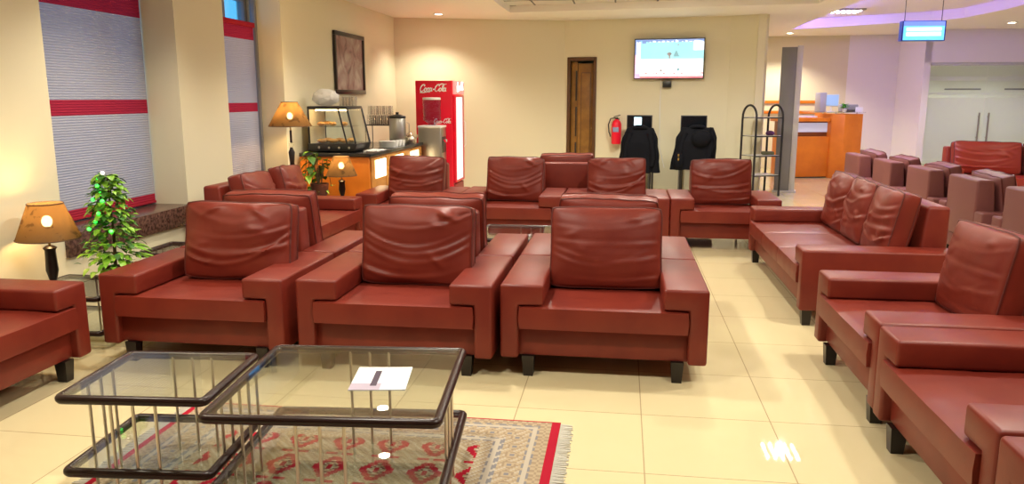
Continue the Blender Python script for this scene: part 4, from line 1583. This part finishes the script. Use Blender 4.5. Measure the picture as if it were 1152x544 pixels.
MB().box(-0.10, 0.10, -0.16, -0.10, 0.03, 0.045, 0.004).build('paper_tray', nmat('dark_grey_case', (0.15, 0.15, 0.16), 0.5), q)
o = MB().box(-.06, .06, -.03, .03, 0, .09, .004).build('card_holder', PAPER)
tag(o, 'small white card holder at the right end of the reception desk shelf', 'card holder')
o.location = ondesk(1.36, -0.07, 1.2375)
o = MB().box(-.20, .20, -.06, .06, 0, .03, .004).build('papers', PAPER)
tag(o, 'white papers lying on the ledge of the reception desk', 'papers')
o.location = ondesk(0.45, 0.2, 1.1305)

# frosted glass doors
r = bpy.data.objects.new('door_2', None)
COL.objects.link(r)
r.location = (5.70, 16.05, 0)
r['kind'] = 'structure'
RAIL = nmat('pale_door_rail', (0.52, 0.55, 0.52), 0.4)
m = MB()
m.box(0, 3.3, -0.03, 0.03, 2.10, 2.16, 0.004)
m.box(0.0, 0.05, -0.03, 0.03, 0, 2.10, 0.004)
m.build('door_frame', RAIL, r)
for k, (a, b_) in enumerate(((0.06, 1.11), (1.125, 2.16), (2.17, 3.25))):
    leaf_o = MB().box(a, b_, -0.006, 0.006, 0.02, 2.09).build('glass_leaf', GLASS, r, smooth=False)
    m = MB()
    m.box(a, b_, -0.010, -0.007, 0.30, 1.50)
    m.box(a, b_, -0.010, -0.007, 1.56, 1.60)
    m.box(a, b_, -0.010, -0.007, 1.82, 1.90)
    m.build('frosted_film', FROST, leaf_o, smooth=False)
    MB().box(a + .32, b_ - .08, -0.012, -0.0085, 1.645, 1.675).build('dark_stripe', nmat('grey_stripe', (0.16, 0.17, 0.18), 0.5), leaf_o, smooth=False)
    MB().box(a, b_, -0.015, 0.015, 0.0, 0.10, 0.003).build('bottom_rail', RAIL, leaf_o)
for xx in (1.03, 1.20):
    m = MB()
    m.tube([(xx, -0.06, 0.68), (xx, -0.06, 1.22)], 0.016, 10)
    for z in (0.75, 1.15):
        m.tube([(xx, -0.06, z), (xx, -0.005, z)], 0.010, 8)
    m.build('door_handle', STEEL, r)

# hanging blue light box sign
r = thing('hanging_sign', 'glowing blue light box sign hanging from the ceiling on the right', 'sign', (3.165, 9.05, 2.10), R(2))
MB().box(-0.225, 0.225, 0.0, 0.09, 0, 0.21, 0.006).build('case', nmat('deep_blue_case', (0.01, 0.03, 0.30), 0.4), r)
SG = [('cyan', (0.0, 0.55, 1.0), 0.9), ('white', (0.50, 1.0, 1.0), 1.3), ('blue', (0.01, 0.16, 1.0), 0.8)]
m = MB()
rows = [(0, .22, 0), (.22, .44, 1), (.44, .50, 0), (.50, .68, 1), (.68, .76, 0), (.76, 1.0, 2)]
for (a, b_, mi) in rows:
    if mi == 1:
        m.quad((-.21, -.001, .008 + .194 * a), (-.18, -.001, .008 + .194 * a), (-.18, -.001, .008 + .194 * b_), (-.21, -.001, .008 + .194 * b_), mi=0)
        m.quad((.18, -.001, .008 + .194 * a), (.21, -.001, .008 + .194 * a), (.21, -.001, .008 + .194 * b_), (.18, -.001, .008 + .194 * b_), mi=0)
        m.quad((-.18, -.001, .008 + .194 * a), (.18, -.001, .008 + .194 * a), (.18, -.001, .008 + .194 * b_), (-.18, -.001, .008 + .194 * b_), mi=1)
    else:
        m.quad((-.21, -.001, .008 + .194 * a), (.21, -.001, .008 + .194 * a), (.21, -.001, .008 + .194 * b_), (-.21, -.001, .008 + .194 * b_), mi=mi)
m.build('lit_face', [emat('sign_' + n_, c, s_) for n_, c, s_ in SG], r, smooth=False, fix=False)
for sx in (-.19, .19):
    MB().tube([(sx, 0.045, 0.20), (sx, 0.045, CEIL + (T2H if sx > 0 else T2H) - 2.10)], 0.004, 6).build('suspension_wire', BLACKMET, r)
